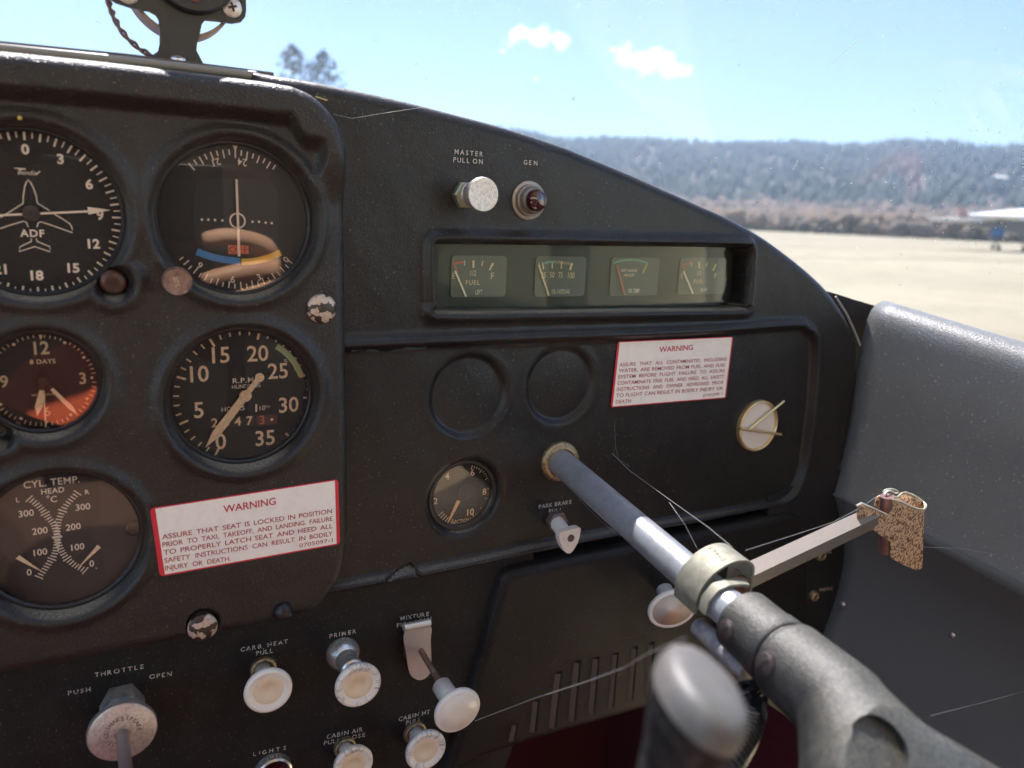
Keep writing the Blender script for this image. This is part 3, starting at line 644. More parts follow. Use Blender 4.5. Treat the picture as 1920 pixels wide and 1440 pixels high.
# ---- right side wall
sec = [(.640, -.120), (.628, -.088), (.615, -.068), (.600, -.0625), (.588, -.0610), (.579, -.0640), (.5725, -.0720), (.5690, -.088), (.566, -.120), (.565, -.162), (.560, -.200), (.5555, -.222), (.5560, -.229), (.564, -.245), (.575, -.268), (.580, -.297), (.576, -.330), (.566, -.363), (.553, -.405), (.547, -.432)]
sec = spline(np.array(sec), 4, False)
V = []; F = []; ysn = np.linspace(.004, -.62, 40); ns_ = len(sec)
for y in ysn:
    for p in sec:
        below = 1 if p[1] < -.226 else 0
        k = -y; V.append((p[0]+.115*k+.004*math.sin(y*20)*(p[1] > -.2)*0, y, p[1]-.165*k+(.02*k if below else 0)))
cut = int(np.argmin(np.abs(sec[:, 1]+.226)))
for i in range(len(ysn)-1):
    for j in range(ns_-1): F.append((i*ns_+j, i*ns_+j+1, (i+1)*ns_+j+1, (i+1)*ns_+j))
wroot = thing('side_wall', 'grey vinyl padded side wall to the right of the dashboard with its rounded sill', 'wall', (.58, 0, -.3))
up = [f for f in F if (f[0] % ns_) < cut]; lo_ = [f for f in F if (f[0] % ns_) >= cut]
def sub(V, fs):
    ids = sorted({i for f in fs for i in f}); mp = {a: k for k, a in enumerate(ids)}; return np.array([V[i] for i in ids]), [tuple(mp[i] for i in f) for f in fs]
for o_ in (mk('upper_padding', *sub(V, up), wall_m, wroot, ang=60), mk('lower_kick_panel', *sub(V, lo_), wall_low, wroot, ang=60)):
    m_s = o_.modifiers.new('t', 'SOLIDIFY'); m_s.thickness = .006; m_s.offset = WOFF
d_ = ray(1580, 1133); k_ = (.575+.0)/d_[0]; q_ = CAM+d_*k_
mk('screw', *lathe([(.0030, 0), (.0028, .0008), (.0018, .0014), (0, .0017)], q_, (-1, -.1, .0), 20), chrome, wroot)
k_ = .612/ray(1925, 968)[0]; q_ = CAM+ray(1925, 968)*k_
mk('recess_ring', *ringlathe([(.016, 0), (.018, .0015), (.020, .001), (.020, -.003), (.016, -.003)], q_+np.array([-.010, 0, 0]), (-1, -.1, .15), 32), mat('green_trim', (.10, .16, .13), .3), wroot)
mk('recess_cup', *lathe([(.016, 0), (.0, -.0005)], q_+np.array([-.0105, 0, 0]), (-1, -.1, .15), 32), plastic_black, wroot)
mb = MB()
for (y_, z_) in ((-.035, -.345), (-.10, -.30)):
    xs_ = .578-.115*y_; mk('screw', *lathe([(.0028, 0), (.0026, .0007), (.0016, .0012), (0, .0014)], (xs_-.001, y_, z_-.15*-y_), (-1, -.1, 0), 18), chrome, wroot)
sm_ = [np.array([sec[cut][0]+.115*k_-.0012, -k_, sec[cut][1]-.165*k_]) for k_ in np.linspace(0, .6, 30)]
mk('seam_welt', *tube(sm_, .0011, 8), mat('welt_grey', (.10, .105, .105), .5), wroot)
# loose pale strap at the lower right
tag(mk('belt_edge', *tube([P(1800, 1381, -.12), P(1850, 1386, -.125), P(1893, 1386, -.13), P(1910, 1378, -.13), P(1960, 1380, -.135)], [.0016, .0016, .002, .0045, .0045], 10), mat('pale_plastic', (.5, .48, .44), .4)), 'pale thin tube end at the lower right beside the grey side wall', 'tube')

# ================================================================== INSTRUMENTS
def instrument(name, label, cat, key, yd=.001, yg=-.0045, dm=dial_black, gl=glass, c=None, r=None, yback=None):
    if key: c, r = holes[key]
    root = thing(name, label, cat, (c[0], yd+.004, c[1]))
    o_ = (c[0], 0, c[1])
    mk('dial_face', *disc(c, r+.001, yd, 64), dm, root, smooth=False)
    mk('bezel', *ringlathe([(r-.0022, -yg-.0004), (r-.0012, -yg+.0006), (r+.0008, -yg+.0006), (r+.0016, -yg), (r+.0016, -yd), (r-.0012, -yd), (r-.0016, -yg-.001)], o_, n=72), plastic_black, root)
    mk('glass', *lathe([(r-.0012, -yg-.0012), (r-.0012, -yg)], o_, n=64), gl, root, ang=20)
    return root, yd, c, r
def pt(px, py, y): q_ = P(px, py, y); return (q_[0], q_[2])
def z5(p, s, ox, oy): return (ox+p[0]/s, oy+p[1]/s)
# --- RPM
R1, yd, c, r = instrument('tachometer', 'large round RPM gauge with cream numerals, right column below the course dial', 'gauge', 'rpm', gl=glass_bright)
yy = yd-.0003; zc = lambda x, y: pt(290+x/4.5, 580+y/4.5, yy); cc = zc(765, 728)
ro = math.dist(zc(200, 510), cc)*.985
mb = MB()
for nn in range(0, 36):
    a = -152.5+8.3*nn
    if nn % 5 == 0: ticks(mb, cc, ro-.0046, ro, [a], .0011, yy)
    elif nn not in (27,): ticks(mb, cc, ro-.0028, ro, [a], .0008, yy)
mb.build('tick_marks', cream, R1, smooth=False, kind='stuff')
mb = MBS()
for s_, x, y in (('0', 558, 1115), ('5', 372, 850), ('10', 378, 545), ('15', 558, 385), ('20', 870, 372), ('25', 1040, 520), ('30', 1132, 805), ('35', 932, 1085)):
    q_ = zc(x, y); text(mb, s_, q_, HP(450, 740, yy, 28), yy, bold=.012, sx=.95)
mb.build('numeral', cream, R1, smooth=False)
mb = MB(); tpx(mb, 'R.P.M', 456, 713, 9, yy, bold=.01, sx=1.15, sp=1.1); tpx(mb, 'HUNDREDS', 462, 724, 7, yy, sx=.95); tpx(mb, 'HOURS', 437, 766.5, 8.5, yy); tpx(mb, '10', 492, 765, 8.5, yy); tpx(mb, 'TH', 501, 762.5, 4.5, yy)
mb.add(*ribbon([zc(857, 800), zc(857, 865)], .0009, yy)); mb.build('lettering', cream2, R1, smooth=False)
mb = MB(); mb.add(*ribbon(arc2(cc, ro-.0045, 33, 73, 20), .0032, yy-.0001)); mb.build('green_band', green_m, R1, smooth=False)
mb = MB(); ticks(mb, cc, ro-.0056, ro, [73.5], .0017, yy-.0002); mb.build('orange_mark', mat('orange_mark', (.72, .4, .16), .6), R1, smooth=False)
mb = MB()
for s_, x, y in (('SL', 1107, 432), ('5', 1185, 505), ('10', 1222, 548)): q_ = zc(x, y); text(mb, s_, q_, HP(500, 700, yy, 5), yy)
mb.build('small_figures', cream2, R1, smooth=False)
wq = [zc(468, 920), zc(1042, 878), zc(1036, 972), zc(462, 1008)]
mk('counter_window', *flat(orient(wq), yy), mat('window_dark', (.008, .007, .007), .5), R1, smooth=False)
for i, (ch, x) in enumerate((('2', 505), ('8', 600), ('4', 700), ('7', 800), ('3', 905), ('.', 988))):
    y0_ = 958-(x-505)*.062; w2 = 44
    drum = [zc(x-w2, y0_-38), zc(x+w2, y0_-42), zc(x+w2, y0_+42), zc(x-w2, y0_+46)]
    dr = mk('counter_drum', *flat(orient(drum), yy-.0002), mat('drum_red', (.10, .03, .025), .5) if i > 3 else mat('drum_black', (.02, .018, .017), .5), R1, smooth=False)
    mb = MB()
    if ch == '.': mb.add(*disc(zc(x, y0_), .0008, yy-.0004, 14))
    else: text(mb, ch, zc(x, y0_-2), HP(450, 787, yy, 15.5), yy-.0004, bold=.02)
    dg = mb.build('digit', redline if ch == '3' else cream, None, smooth=False); dg.parent = dr; dg.data.transform(Matrix.Translation(-Vector(R1['_o'])))
yn = yy-.0022; zn = lambda x, y: pt(290+x/4.5, 580+y/4.5, yn)
mb = MB(); A_, B_, Hc = np.array(zn(430, 1165)), np.array(zn(885, 575)), np.array(zn(765, 728))
d = (A_-Hc)/np.linalg.norm(A_-Hc); nn = np.array([-d[1], d[0]])
mb.add(*prism(orient([Hc-nn*.0020, Hc+nn*.0020, A_-d*.009+nn*.0022, A_, A_-d*.009-nn*.0022]), yn-.0003, yn+.0003))
mb.add(*prism(orient([Hc-nn*.0014, Hc+nn*.0014, B_+nn*.0014, B_-nn*.0014]), yn-.0003, yn+.0003))
mb.add(*lathe([(.0024, -.0003), (.0024, .0004), (0, .0005)], (B_[0], yn, B_[1]), n=28)); mb.build('needle', cream, R1, ang=30)
mk('needle_hub', *lathe([(.0031, 0), (.0031, .0010), (.0027, .0013), (.0008, .0013), (.0006, .0008), (0, .0008)], (Hc[0], yn, Hc[1]), n=32), cream, R1)
# --- course dial (VOR)
VORR = R1, yd, c, r = instrument('course_indicator', 'round course dial with centre ring, white bar and blue and amber arcs', 'gauge', 'vor', gl=glass_bright)
yy = yd-.0003; zc = lambda x, y: pt(260+x/3.6, 220+y/3.6, yy); cc = zc(667, 690); rt = math.dist(zc(645, 205), cc)
mk('sunken_centre', *flat(spline(orient([zc(*p) for p in ((400, 440), (500, 412), (820, 415), (925, 470), (945, 640), (930, 850), (800, 905), (520, 905), (395, 850), (372, 640))]), 4), yy+.0001), mat('centre_black', (.010, .010, .012), .5), R1, smooth=False)
mk('card_slot', *flat(orient(arc2(cc, rt*.995, -44, 38, 24)+arc2(cc, rt*.70, 36, -42, 24)), yy+.0001), mat('slot_brown', (.016, .010, .008), .6), R1, smooth=False)
mb = MB()
for i, a in enumerate(np.arange(-40, 38, 5)): ticks(mb, cc, rt*(.86 if i % 2 == 0 else .90), rt*.975, [a], .0006, yy)
for i, a in enumerate(np.arange(129, 236, 5)): ticks(mb, cc, rt*(.90 if i % 2 == 0 else .93), rt*1.0, [a], .0006, yy)
mb.build('tick_marks', cream2, R1, smooth=False, kind='stuff')
mb = MBS()
for s_, x, y, ro_ in (('24', 700, 303, 175), ('21', 525, 302, 198), ('6', 635, 1095, -4), ('3', 812, 1080, 18), ('0', 995, 960, 50), ('9', 412, 1000, -40)):
    text(mb, s_, zc(x, y), HP(450, 400, yy, 12.5), yy, rot=ro_, bold=.004)
mb.build('numeral', cream2, R1, smooth=False)
mb = MBS(); mb.add(*flat(orient([zc(625, 182), zc(672, 182), zc(650, 226)]), yy-.001)); mb.add(*flat(orient([zc(678, 1180), zc(717, 1180), zc(696, 1148)]), yy-.001)); mb.build('index_triangle', cream2, R1, smooth=False)
mb = MB()
for x, y in ((427, 690), (470, 691), (515, 693), (565, 696), (768, 705), (812, 705), (857, 711), (898, 714)): mb.add(*disc(zc(x, y), .00062, yy-.0002, 12))
mb.add(*ribbon(arc2(zc(667, 698), .0036, 0, 352, 44), .0008, yy-.0002, closed=True)); mb.build('centre_ring_and_dots', cream2, R1, smooth=False)
a0 = zc(690, 660); rb = math.dist(zc(690, 950), zc(667, 660))
mk('blue_arc', *ribbon(spline([zc(392, 905), zc(480, 938), zc(580, 960), zc(684, 972)], 5, False), HP(420, 480, yy, 13), yy-.0002), blue_m, R1, smooth=False)
mk('amber_arc', *ribbon(spline([zc(693, 975), zc(780, 970), zc(880, 945), zc(958, 912)], 5, False), HP(420, 480, yy, 12), yy-.0002), yellow_m, R1, smooth=False)
mk('off_flag', *flat(orient([zc(603, 862), zc(740, 866), zc(742, 922), zc(605, 922)]), yy-.0002), orange_m, R1, smooth=False)
mb = MB(); text(mb, 'OFF', zc(672, 892), HP(450, 466, yy, 12), yy-.0004, sx=1.0, sp=1.2); mb.build('flag_lettering', mat('dark_flag_print', (.12, .02, .02), .6), R1, smooth=False)
yn = yy-.002; zn = lambda x, y: pt(260+x/3.6, 220+y/3.6, yn); A_, B_ = np.array(zn(660, 418)), np.array(zn(678, 938))
mk('course_bar', *prism(orient([A_+[-.0005, 0], A_+[.0005, 0], B_+[.0006, 0], B_+[-.0006, 0]]), yn-.0003, yn+.0003), cream2, R1, smooth=False)
# --- ADF
R1, yd, c, r = instrument('direction_finder', 'round direction finder dial with aeroplane outline, top left', 'gauge', 'adf')
yy = yd-.0003; zc = lambda x, y: pt(x/3.427, 180+y/3.427, yy); cc = zc(207, 752); rt = math.dist(zc(150, 212), zc(250, 1292))/2; cc = tuple((np.array(zc(150, 212))+np.array(zc(250, 1292)))/2)
mb = MB()
for i in range(72): ticks(mb, cc, rt*(.875 if i % 2 == 0 else .90), rt*.995, [i*5], .00085 if i % 2 == 0 else .00055, yy)
mb.build('tick_marks', cream2, R1, smooth=False, kind='stuff')
mb = MBS()
for s_, x, y in (('0', 162, 342), ('3', 388, 405), ('6', 573, 567), ('9', 643, 765), ('12', 603, 950), ('15', 472, 1105), ('18', 238, 1153), ('21', 0, 1113)): text(mb, s_, zc(x, y), HP(100, 400, yy, 17), yy, bold=.035, sx=1.02)
mb.build('numeral', cream2, R1, smooth=False)
mb = MB(); text(mb, 'ADF', zc(207, 882), HP(60, 437, yy, 13), yy, bold=.025, sp=1.15); mb.build('lettering', cream2, R1, smooth=False)
mb = MB(); text(mb, 'Bendix', zc(180, 492), HP(60, 322, yy, 8.5), yy, bold=.0, shear=.25, sx=.95); mb.add(*ribbon([zc(90, 463), zc(130, 468), zc(165, 470)], [.0002, .0007, .0005], yy)); mb.add(*ribbon([zc(232, 505), zc(258, 483)], .0004, yy)); mb.build('maker_logo', cream2, R1, smooth=False)
mb = MB()
fus = [(148, 690), (150, 640), (158, 585), (170, 552), (182, 540), (196, 555), (215, 590), (232, 640), (240, 688)]
for pl in ([(0, 782), (62, 745)] + fus + [(318, 736)], [(350, 760), (400, 788), (450, 822), (462, 845), (465, 878), (330, 830), (262, 808), (246, 815), (238, 842)], [(0, 852), (70, 828), (150, 805), (168, 810), (182, 842)],
           [(202, 915), (200, 935), (130, 968), (122, 1000), (222, 968), (322, 1000), (320, 968), (238, 934), (233, 915)]):
    mb.add(*ribbon([zc(*p) for p in pl], .00042, yy))
mb.build('aeroplane_outline', cream2, R1, smooth=False)
yn = yy-.002; zn = lambda x, y: pt(x/3.427, 180+y/3.427, yn)
mb = MB(); mb.add(*prism(orient([zn(-220, 770), zn(-220, 782), zn(568, 748), zn(568, 735)]), yn-.0003, yn+.0002)); mb.add(*prism(orient([zn(562, 712), zn(712, 733), zn(568, 762)]), yn-.0004, yn+.0002)); mb.build('needle', cream2, R1, smooth=False)
hc = zn(200, 752); mk('needle_hub', *lathe([(.0036, 0), (.0034, .0009), (.0014, .0010), (.0013, .0014), (0, .0014)], (hc[0], yn, hc[1]), n=32), mat('hub_brown', (.035, .025, .022), .4), R1)
# --- clock
R1, yd, c, r = instrument('eight_day_clock', 'small round clock with cream hands, left edge below the direction finder', 'clock', 'clk', yd=.0, gl=glass_bright)
yy = yd-.0003; zc = lambda x, y: pt(x/5.143, 580+y/5.143, yy); cc = zc(414, 688); rt = math.dist(zc(390, 225), cc)*.99; cc = zc(414, 686)
mb = MB()
for i in range(60):
    if i % 5: ticks(mb, cc, rt*.90, rt*.985, [i*6], .0004, yy)
    elif i not in (0,): mb.add(*disc((cc[0]+rt*.90*math.sin(math.radians(i*6)), cc[1]+rt*.90*math.cos(math.radians(i*6))), .0007, yy, 14))
t0 = (cc[0], cc[1]+rt); mb.add(*flat(orient([zc(362, 222), zc(418, 222), zc(393, 300)]), yy)); mb.build('minute_marks', cream, R1, smooth=False, kind='stuff')
mb = MBS()
for s_, x, y, h_ in (('12', 400, 372, 23), ('3', 797, 665, 21), ('9', 38, 697, 21), ('6', 455, 985, 17)): text(mb, s_, zc(x, y), HP(80, 700, yy, h_), yy, bold=.02, sx=.9)
mb.build('numeral', mat('clock_lume', (.62, .46, .28), .6), R1, smooth=False)
mb = MB(); text(mb, '8 DAYS', zc(412, 503), HP(80, 680, yy, 8), yy, bold=.015, sp=1.1); text(mb, 'WITTNAUER', zc(430, 822), HP(80, 740, yy, 4.6), yy, sp=1.1)
for s_, x, y, ro_ in (('55', 112, 272, 28), ('20', 905, 890, 55), ('25', 735, 1068, 30), ('30', 455, 1150, 0), ('35', 172, 1100, -28)): text(mb, s_, zc(x, y), HP(80, 700, yy, 6.5), yy, rot=ro_)
mb.build('small_figures', cream, R1, smooth=False)
yn = yy-.0016; zn = lambda x, y: pt(x/5.143, 580+y/5.143, yn)
mk('hour_hand', *prism(orient([zn(380, 780), zn(430, 783), zn(412, 940), zn(360, 1027), zn(335, 940)]), yn-.0002, yn+.0002), cream, R1, smooth=False)
mk('minute_hand', *prism(orient([zn(485, 775), zn(512, 755), zn(700, 930), zn(758, 1025), zn(665, 960)]), yn-.0006, yn-.0002), cream, R1, smooth=False)
mk('second_hand', *prism(orient([zn(415, 785), zn(430, 785), zn(450, 1130), zn(436, 1130)]), yn-.0010, yn-.0007), cream, R1, smooth=False)
hd = mat('hand_stalk', (.05, .02, .018), .5)
mb = MB(); mb.add(*prism(orient([zn(405, 660), zn(430, 655), zn(512, 755), zn(488, 772)]), yn-.0005, yn-.0002)); mb.add(*prism(orient([zn(398, 670), zn(425, 670), zn(428, 783), zn(384, 780)]), yn-.0002, yn)); mb.add(*lathe([(.0022, 0), (.0020, .0014), (0, .0015)], (cc[0], yn, cc[1]), n=24)); mb.build('hand_centre', hd, R1)
# --- cylinder temperature
R1, yd, c, r = instrument('cylinder_temperature_gauge', 'large round cylinder head temperature dial with two curved scales, bottom left', 'gauge', 'cyl')
yy = yd-.0003; zc = lambda x, y: pt(x/4.115, 850+y/4.115, yy)
mb = MB()
for s_, x, y, h_, sp1 in (('CYL. TEMP.', 400, 222, 12, 1.05), ('HEAD', 407, 288, 9.5, 1.05), ('C', 415, 353, 11, 1), ('L', 137, 358, 8.5, 1), ('R', 672, 298, 8.5, 1), ('300', 202, 463, 11.5, 1), ('300', 640, 413, 11.5, 1), ('200', 308, 598, 11.5, 1), ('200', 565, 567, 11.5, 1), ('100', 312, 762, 11.5, 1), ('100', 600, 722, 11.5, 1), ('0', 225, 918, 11.5, 1), ('0', 708, 850, 11.5, 1), ('.', 742, 870, 10, 1)):
    text(mb, s_, zc(x, y), HP(100, 1000, yy, h_), yy, sp=sp1, sx=.95, bold=.004)
mb.add(*ribbon(arc2(zc(370, 335), .0005, 0, 340, 14), .00025, yy, closed=True)); mb.build('lettering', cream2, R1, smooth=False)
mb = MB()
for pts_, maj in (([(225, 350), (275, 385), (330, 440), (375, 500), (412, 545), (432, 600), (440, 660), (436, 720), (415, 790), (370, 860), (300, 955)], (0, 7, 16, 24, 31)), ([(598, 305), (560, 345), (515, 395), (480, 450), (455, 510), (445, 570), (442, 640), (455, 710), (490, 780), (560, 850), (658, 905)], (0, 7, 16, 24, 31))):
    sp1 = spline([zc(*p) for p in pts_], 8, False); sg = np.r_[0, np.cumsum(np.linalg.norm(np.diff(sp1, axis=0), axis=1))]
    for k in range(32):
        s_ = sg[-1]*k/31; x = np.interp(s_, sg, sp1[:, 0]); z = np.interp(s_, sg, sp1[:, 1]); x2 = np.interp(min(s_+1e-4, sg[-1]), sg, sp1[:, 0]); z2 = np.interp(min(s_+1e-4, sg[-1]), sg, sp1[:, 1]); x1 = np.interp(max(s_-1e-4, 0), sg, sp1[:, 0]); z1 = np.interp(max(s_-1e-4, 0), sg, sp1[:, 1])
        t = np.array([x2-x1, z2-z1]); t /= np.linalg.norm(t); nn = np.array([-t[1], t[0]]); L_ = .0021 if k in maj else .0014
        mb.add(*ribbon([np.array([x, z])-nn*L_, np.array([x, z])+nn*L_], .00045, yy))
mb.build('scale_marks', cream2, R1, smooth=False, kind='stuff')
yn = yy-.0015; zn = lambda x, y: pt(x/4.115, 850+y/4.115, yn)
for a, b_, c_ in (((150, 787), (122, 812), (335, 918)), ((752, 706), (778, 726), (606, 880))): mk('needle', *prism(orient([zn(*a), zn(*b_), zn(*c_)]), yn-.0003, yn+.0003), cream, R1, smooth=False)
q_ = zc(1030, 582); mk('zero_screw', *lathe([(.0042, 0), (.0042, .001), (.0034, .0014), (.003, .0002), (0, .0002)], (q_[0], yy, q_[1]), n=24), mat('screw_brown', (.02, .014, .012), .4), R1)
mk('cover_plate', *flat(orient([zc(*p) for p in ((760, 230), (770, 470), (712, 560), (708, 620), (790, 760), (825, 1010), (1120, 760), (1090, 480), (960, 330))]), yy+.0001), mat('plate_dark', (.012, .011, .012), .5), R1, smooth=False)
# --- suction gauge
R1, yd, c, r = instrument('suction_gauge', 'small suction gauge with cream figures in the right panel', 'gauge', None, c=tuple(suc), r=suc_r-.001, yd=.011, yg=.0055)
yy = yd-.0003; zc = lambda x, y: pt(780+x/3.2725, 620+y/3.2725, yy); cc = zc(300, 1000); ro = math.dist(zc(485, 985), cc)
mb = MB()
for i, a in enumerate(np.arange(14, 160, 6)): ticks(mb, cc, ro*(.74 if i % 4 == 0 else .80), ro*.99, [a], .0006, yy)
for i, a in enumerate(np.arange(200, 240, 6)): ticks(mb, cc, ro*.82, ro*1.02, [a], .0005, yy)
mb.build('tick_marks', cream, R1, smooth=False, kind='stuff')
mb = MB()
for s_, x, y, h_ in (('6', 347, 870, 11.5), ('4', 192, 893, 11.5), ('8', 420, 988, 11.5), ('10', 335, 1113, 11.5), ('2', 120, 1045, 11), ('SUCTION', 275, 1168, 6.2)): text(mb, s_, zc(x, y), HP(870, 930, yy, h_), yy, bold=.01)
mb.build('lettering', cream, R1, smooth=False)
yn = yy-.001; zn = lambda x, y: pt(780+x/3.2725, 620+y/3.2725, yn)
mk('needle', *prism(orient([zn(251, 1040), zn(272, 1046), zn(205, 1172), zn(192, 1178)]), yn-.0002, yn+.0002), mat('suction_needle', (.78, .46, .22), .5), R1, smooth=False)
q_ = zc(300, 990); mb = MB(); mb.add(*lathe([(.0055, 0), (.0055, .0006), (.0052, .0008), (0, .0008)], (q_[0], yy, q_[1]), n=28)); mb.add(*lathe([(.0018, 0), (.0016, .0014), (0, .0015)], (q_[0], yy, q_[1]), n=16)); mb.build('boss', dial_black, R1)
# --- gauge cluster behind one window
YB = .0155
cl = thing('gauge_cluster', 'long recessed window holding four small engine gauges in a row', 'gauge cluster', (P(1100, 520, YB)[0], YB+.002, P(1100, 520, YB)[2]))
bx = XZ([(800, 446), (1406, 456), (1412, 590), (800, 600)], YB)
mk('backing_plate', *flat(orient(bx), YB), mat('cluster_back', (.014, .015, .013), .4), cl, smooth=False)
wl = [(p[0], p[1]) for p in win]; V = [(p[0], .002, p[1]) for p in wl]+[(p[0], YB, p[1]) for p in wl]; nwl = len(wl)
mk('recess_wall', V, [(i, i+nwl, (i+1) % nwl+nwl, (i+1) % nwl) for i in range(nwl)], vinyl2, cl)
gw = spline(XZ([(826, 470), (840, 459), (1100, 461), (1340, 464), (1356, 474), (1361, 520), (1352, 560), (1340, 566), (1100, 573), (835, 578), (822, 560), (820, 500)], YB-.006), 3)
mk('window_glass', *prism(orient(gw), YB-.0075, YB-.006), glass_mat('cluster_glass', tint=(.95, .97, .93), refl=.005, dirt=(.002, .1, 600)), cl, smooth=False)
mk('end_rod', *tube([P(1385, 478, YB-.003), P(1378, 568, YB-.003)], .0012, 8), mat('copper_rod', (.35, .17, .10), .4), cl)
YC = YB-.001; zz = lambda x, y, yv=YC: pt(780+x/2.909, 410+y/2.909, yv)
platem = mat('gauge_plate', (.125, .130, .115), .5)
def rrect(a, b, rr_=.0025):
    (x0, z1), (x1, z0) = a, b; out = []
    for cx, cz, s0 in ((x1-rr_, z1-rr_, 0), (x0+rr_, z1-rr_, 90), (x0+rr_, z0+rr_, 180), (x1-rr_, z0+rr_, 270)):
        for k in range(6): t = math.radians(s0+18*k); out.append((cx+rr_*math.cos(t), cz+rr_*math.sin(t)))
    return out
def gplate(a, b): return mk('gauge_face', *prism(orient(rrect(zz(*a), zz(*b))), YC, YC+.0009), platem, cl, smooth=False)
yf = YC-.0002
def addto(par, mb, name, m):
    o_ = mb.build(name, m, None, smooth=False); o_.parent = par; o_.data.transform(Matrix.Translation(-Vector(cl['_o']))); return o_
def L2(mb, a, b, wpx): mb.add(*ribbon([zz(*a, yf), zz(*b, yf)], wpx*.00012, yf))
hz = lambda h: HP(1100, 520, yf, h)
for ox, oy, pl, name_, ks in ((0, 0, ((195, 200), (488, 425)), 'LEFT', 1.), (1212, -4, ((1443, 212), (1675, 410)), 'RIGHT', .92)):
    g = gplate(*pl); f = lambda x, y: (ox+x*1.0 if ox == 0 else 1443+(x-195)*.86, y if ox == 0 else 212+(y-200)*.88)
    mb = MB()
    for a, b_, w_ in (((265, 228), (265, 256), 5), ((313, 228), (313, 268), 11), ((366, 230), (358, 258), 6), ((420, 242), (402, 280), 11)): L2(mb, f(*a), f(*b_), w_)
    addto(g, mb, 'marks', cream)
    mb = MB(); L2(mb, f(205, 244), f(262, 236), 11); L2(mb, f(208, 248), f(228, 292), 10); addto(g, mb, 'red_mark', redline)
    mb = MB(); text(mb, '1/2', zz(*f(313, 297), yf), hz(9*ks), yf, sx=.8); text(mb, 'F', zz(*f(417, 312), yf), hz(11*ks), yf); text(mb, 'E', zz(*f(205, 312), yf), hz(10*ks), yf, sx=.7); text(mb, 'FUEL', zz(*f(310, 348), yf), hz(8*ks), yf, sp=1.15); addto(g, mb, 'lettering', cream)
    mb = MB(); text(mb, name_, zz(*f(343, 400), yf), hz(7.5*ks), yf, sx=.62, bold=.02); addto(g, mb, 'name', white_print)
    mb = MB(); A_, B_ = zz(*f(213, 285), yf-.001), zz(*f(272, 424), yf-.001); mb.add(*prism(orient(ribbon([A_, B_], .0011, 0)[0][[0, 2, 3, 1]][:, [0, 2]]), yf-.0014, yf-.001)); addto(g, mb, 'needle', cream2)
g = gplate((655, 205), (918, 422)); mb = MB()
for a, b_, w_ in (((672, 240), (668, 262), 4), ((690, 238), (696, 276), 7), ((743, 236), (743, 272), 7), ((795, 232), (792, 274), 7), ((852, 242), (840, 280), 12)): L2(mb, a, b_, w_)
for i in range(9): L2(mb, (775+i*8, 230+i*.9), (774+i*8-1, 245+i*.9), 2.6)
addto(g, mb, 'marks', cream); mb = MB(); mb.add(*ribbon([zz(700, 242, yf), zz(735, 235, yf), zz(766, 237, yf)], .0013, yf)); addto(g, mb, 'green_mark', ltgreen)
mb = MB()
for s_, x, y in (('25', 695, 308), ('50', 742, 306), ('75', 788, 306), ('100', 847, 309)): text(mb, s_, zz(x, y, yf), hz(11 if s_ == '100' else 10), yf, sx=.72)
addto(g, mb, 'numerals', cream); mb = MB(); text(mb, 'OIL PRESSURE', zz(790, 397, yf), hz(7.3), yf, sx=.6, bold=.02); addto(g, mb, 'name', white_print)
mb = MB(); A_, B_ = zz(668, 250, yf-.001), zz(724, 420, yf-.001); mb.add(*prism(orient(ribbon([A_, B_], .0011, 0)[0][[0, 2, 3, 1]][:, [0, 2]]), yf-.0014, yf-.001)); addto(g, mb, 'needle', cream)
g = gplate((1068, 212), (1313, 418)); mb = MB(); mb.add(*ribbon(spline([zz(1080, 241, yf), zz(1125, 228, yf), zz(1175, 224, yf), zz(1225, 230, yf), zz(1264, 243, yf)], 4, False), .0013, yf)); addto(g, mb, 'green_mark', ltgreen)
mb = MB(); L2(mb, (1260, 246), (1238, 298), 11); addto(g, mb, 'yellow_mark', mat('dull_yellow', (.6, .45, .14), .6))
mb = MB(); text(mb, 'INST. RANGE', zz(1163, 283, yf), hz(5), yf, sx=.9, bold=.01); text(mb, '100-225F', zz(1163, 308, yf), hz(5), yf, sx=.95, bold=.01); text(mb, 'OIL TEMP.', zz(1190, 393, yf), hz(7.3), yf, sx=.6, bold=.02); addto(g, mb, 'lettering', cream2)
mb = MB(); A_, B_ = zz(1095, 255, yf-.001), zz(1137, 416, yf-.001); mb.add(*prism(orient(ribbon([A_, B_], .0012, 0)[0][[0, 2, 3, 1]][:, [0, 2]]), yf-.0014, yf-.001)); addto(g, mb, 'needle', mat('needle_orange', (.62, .2, .1), .5))

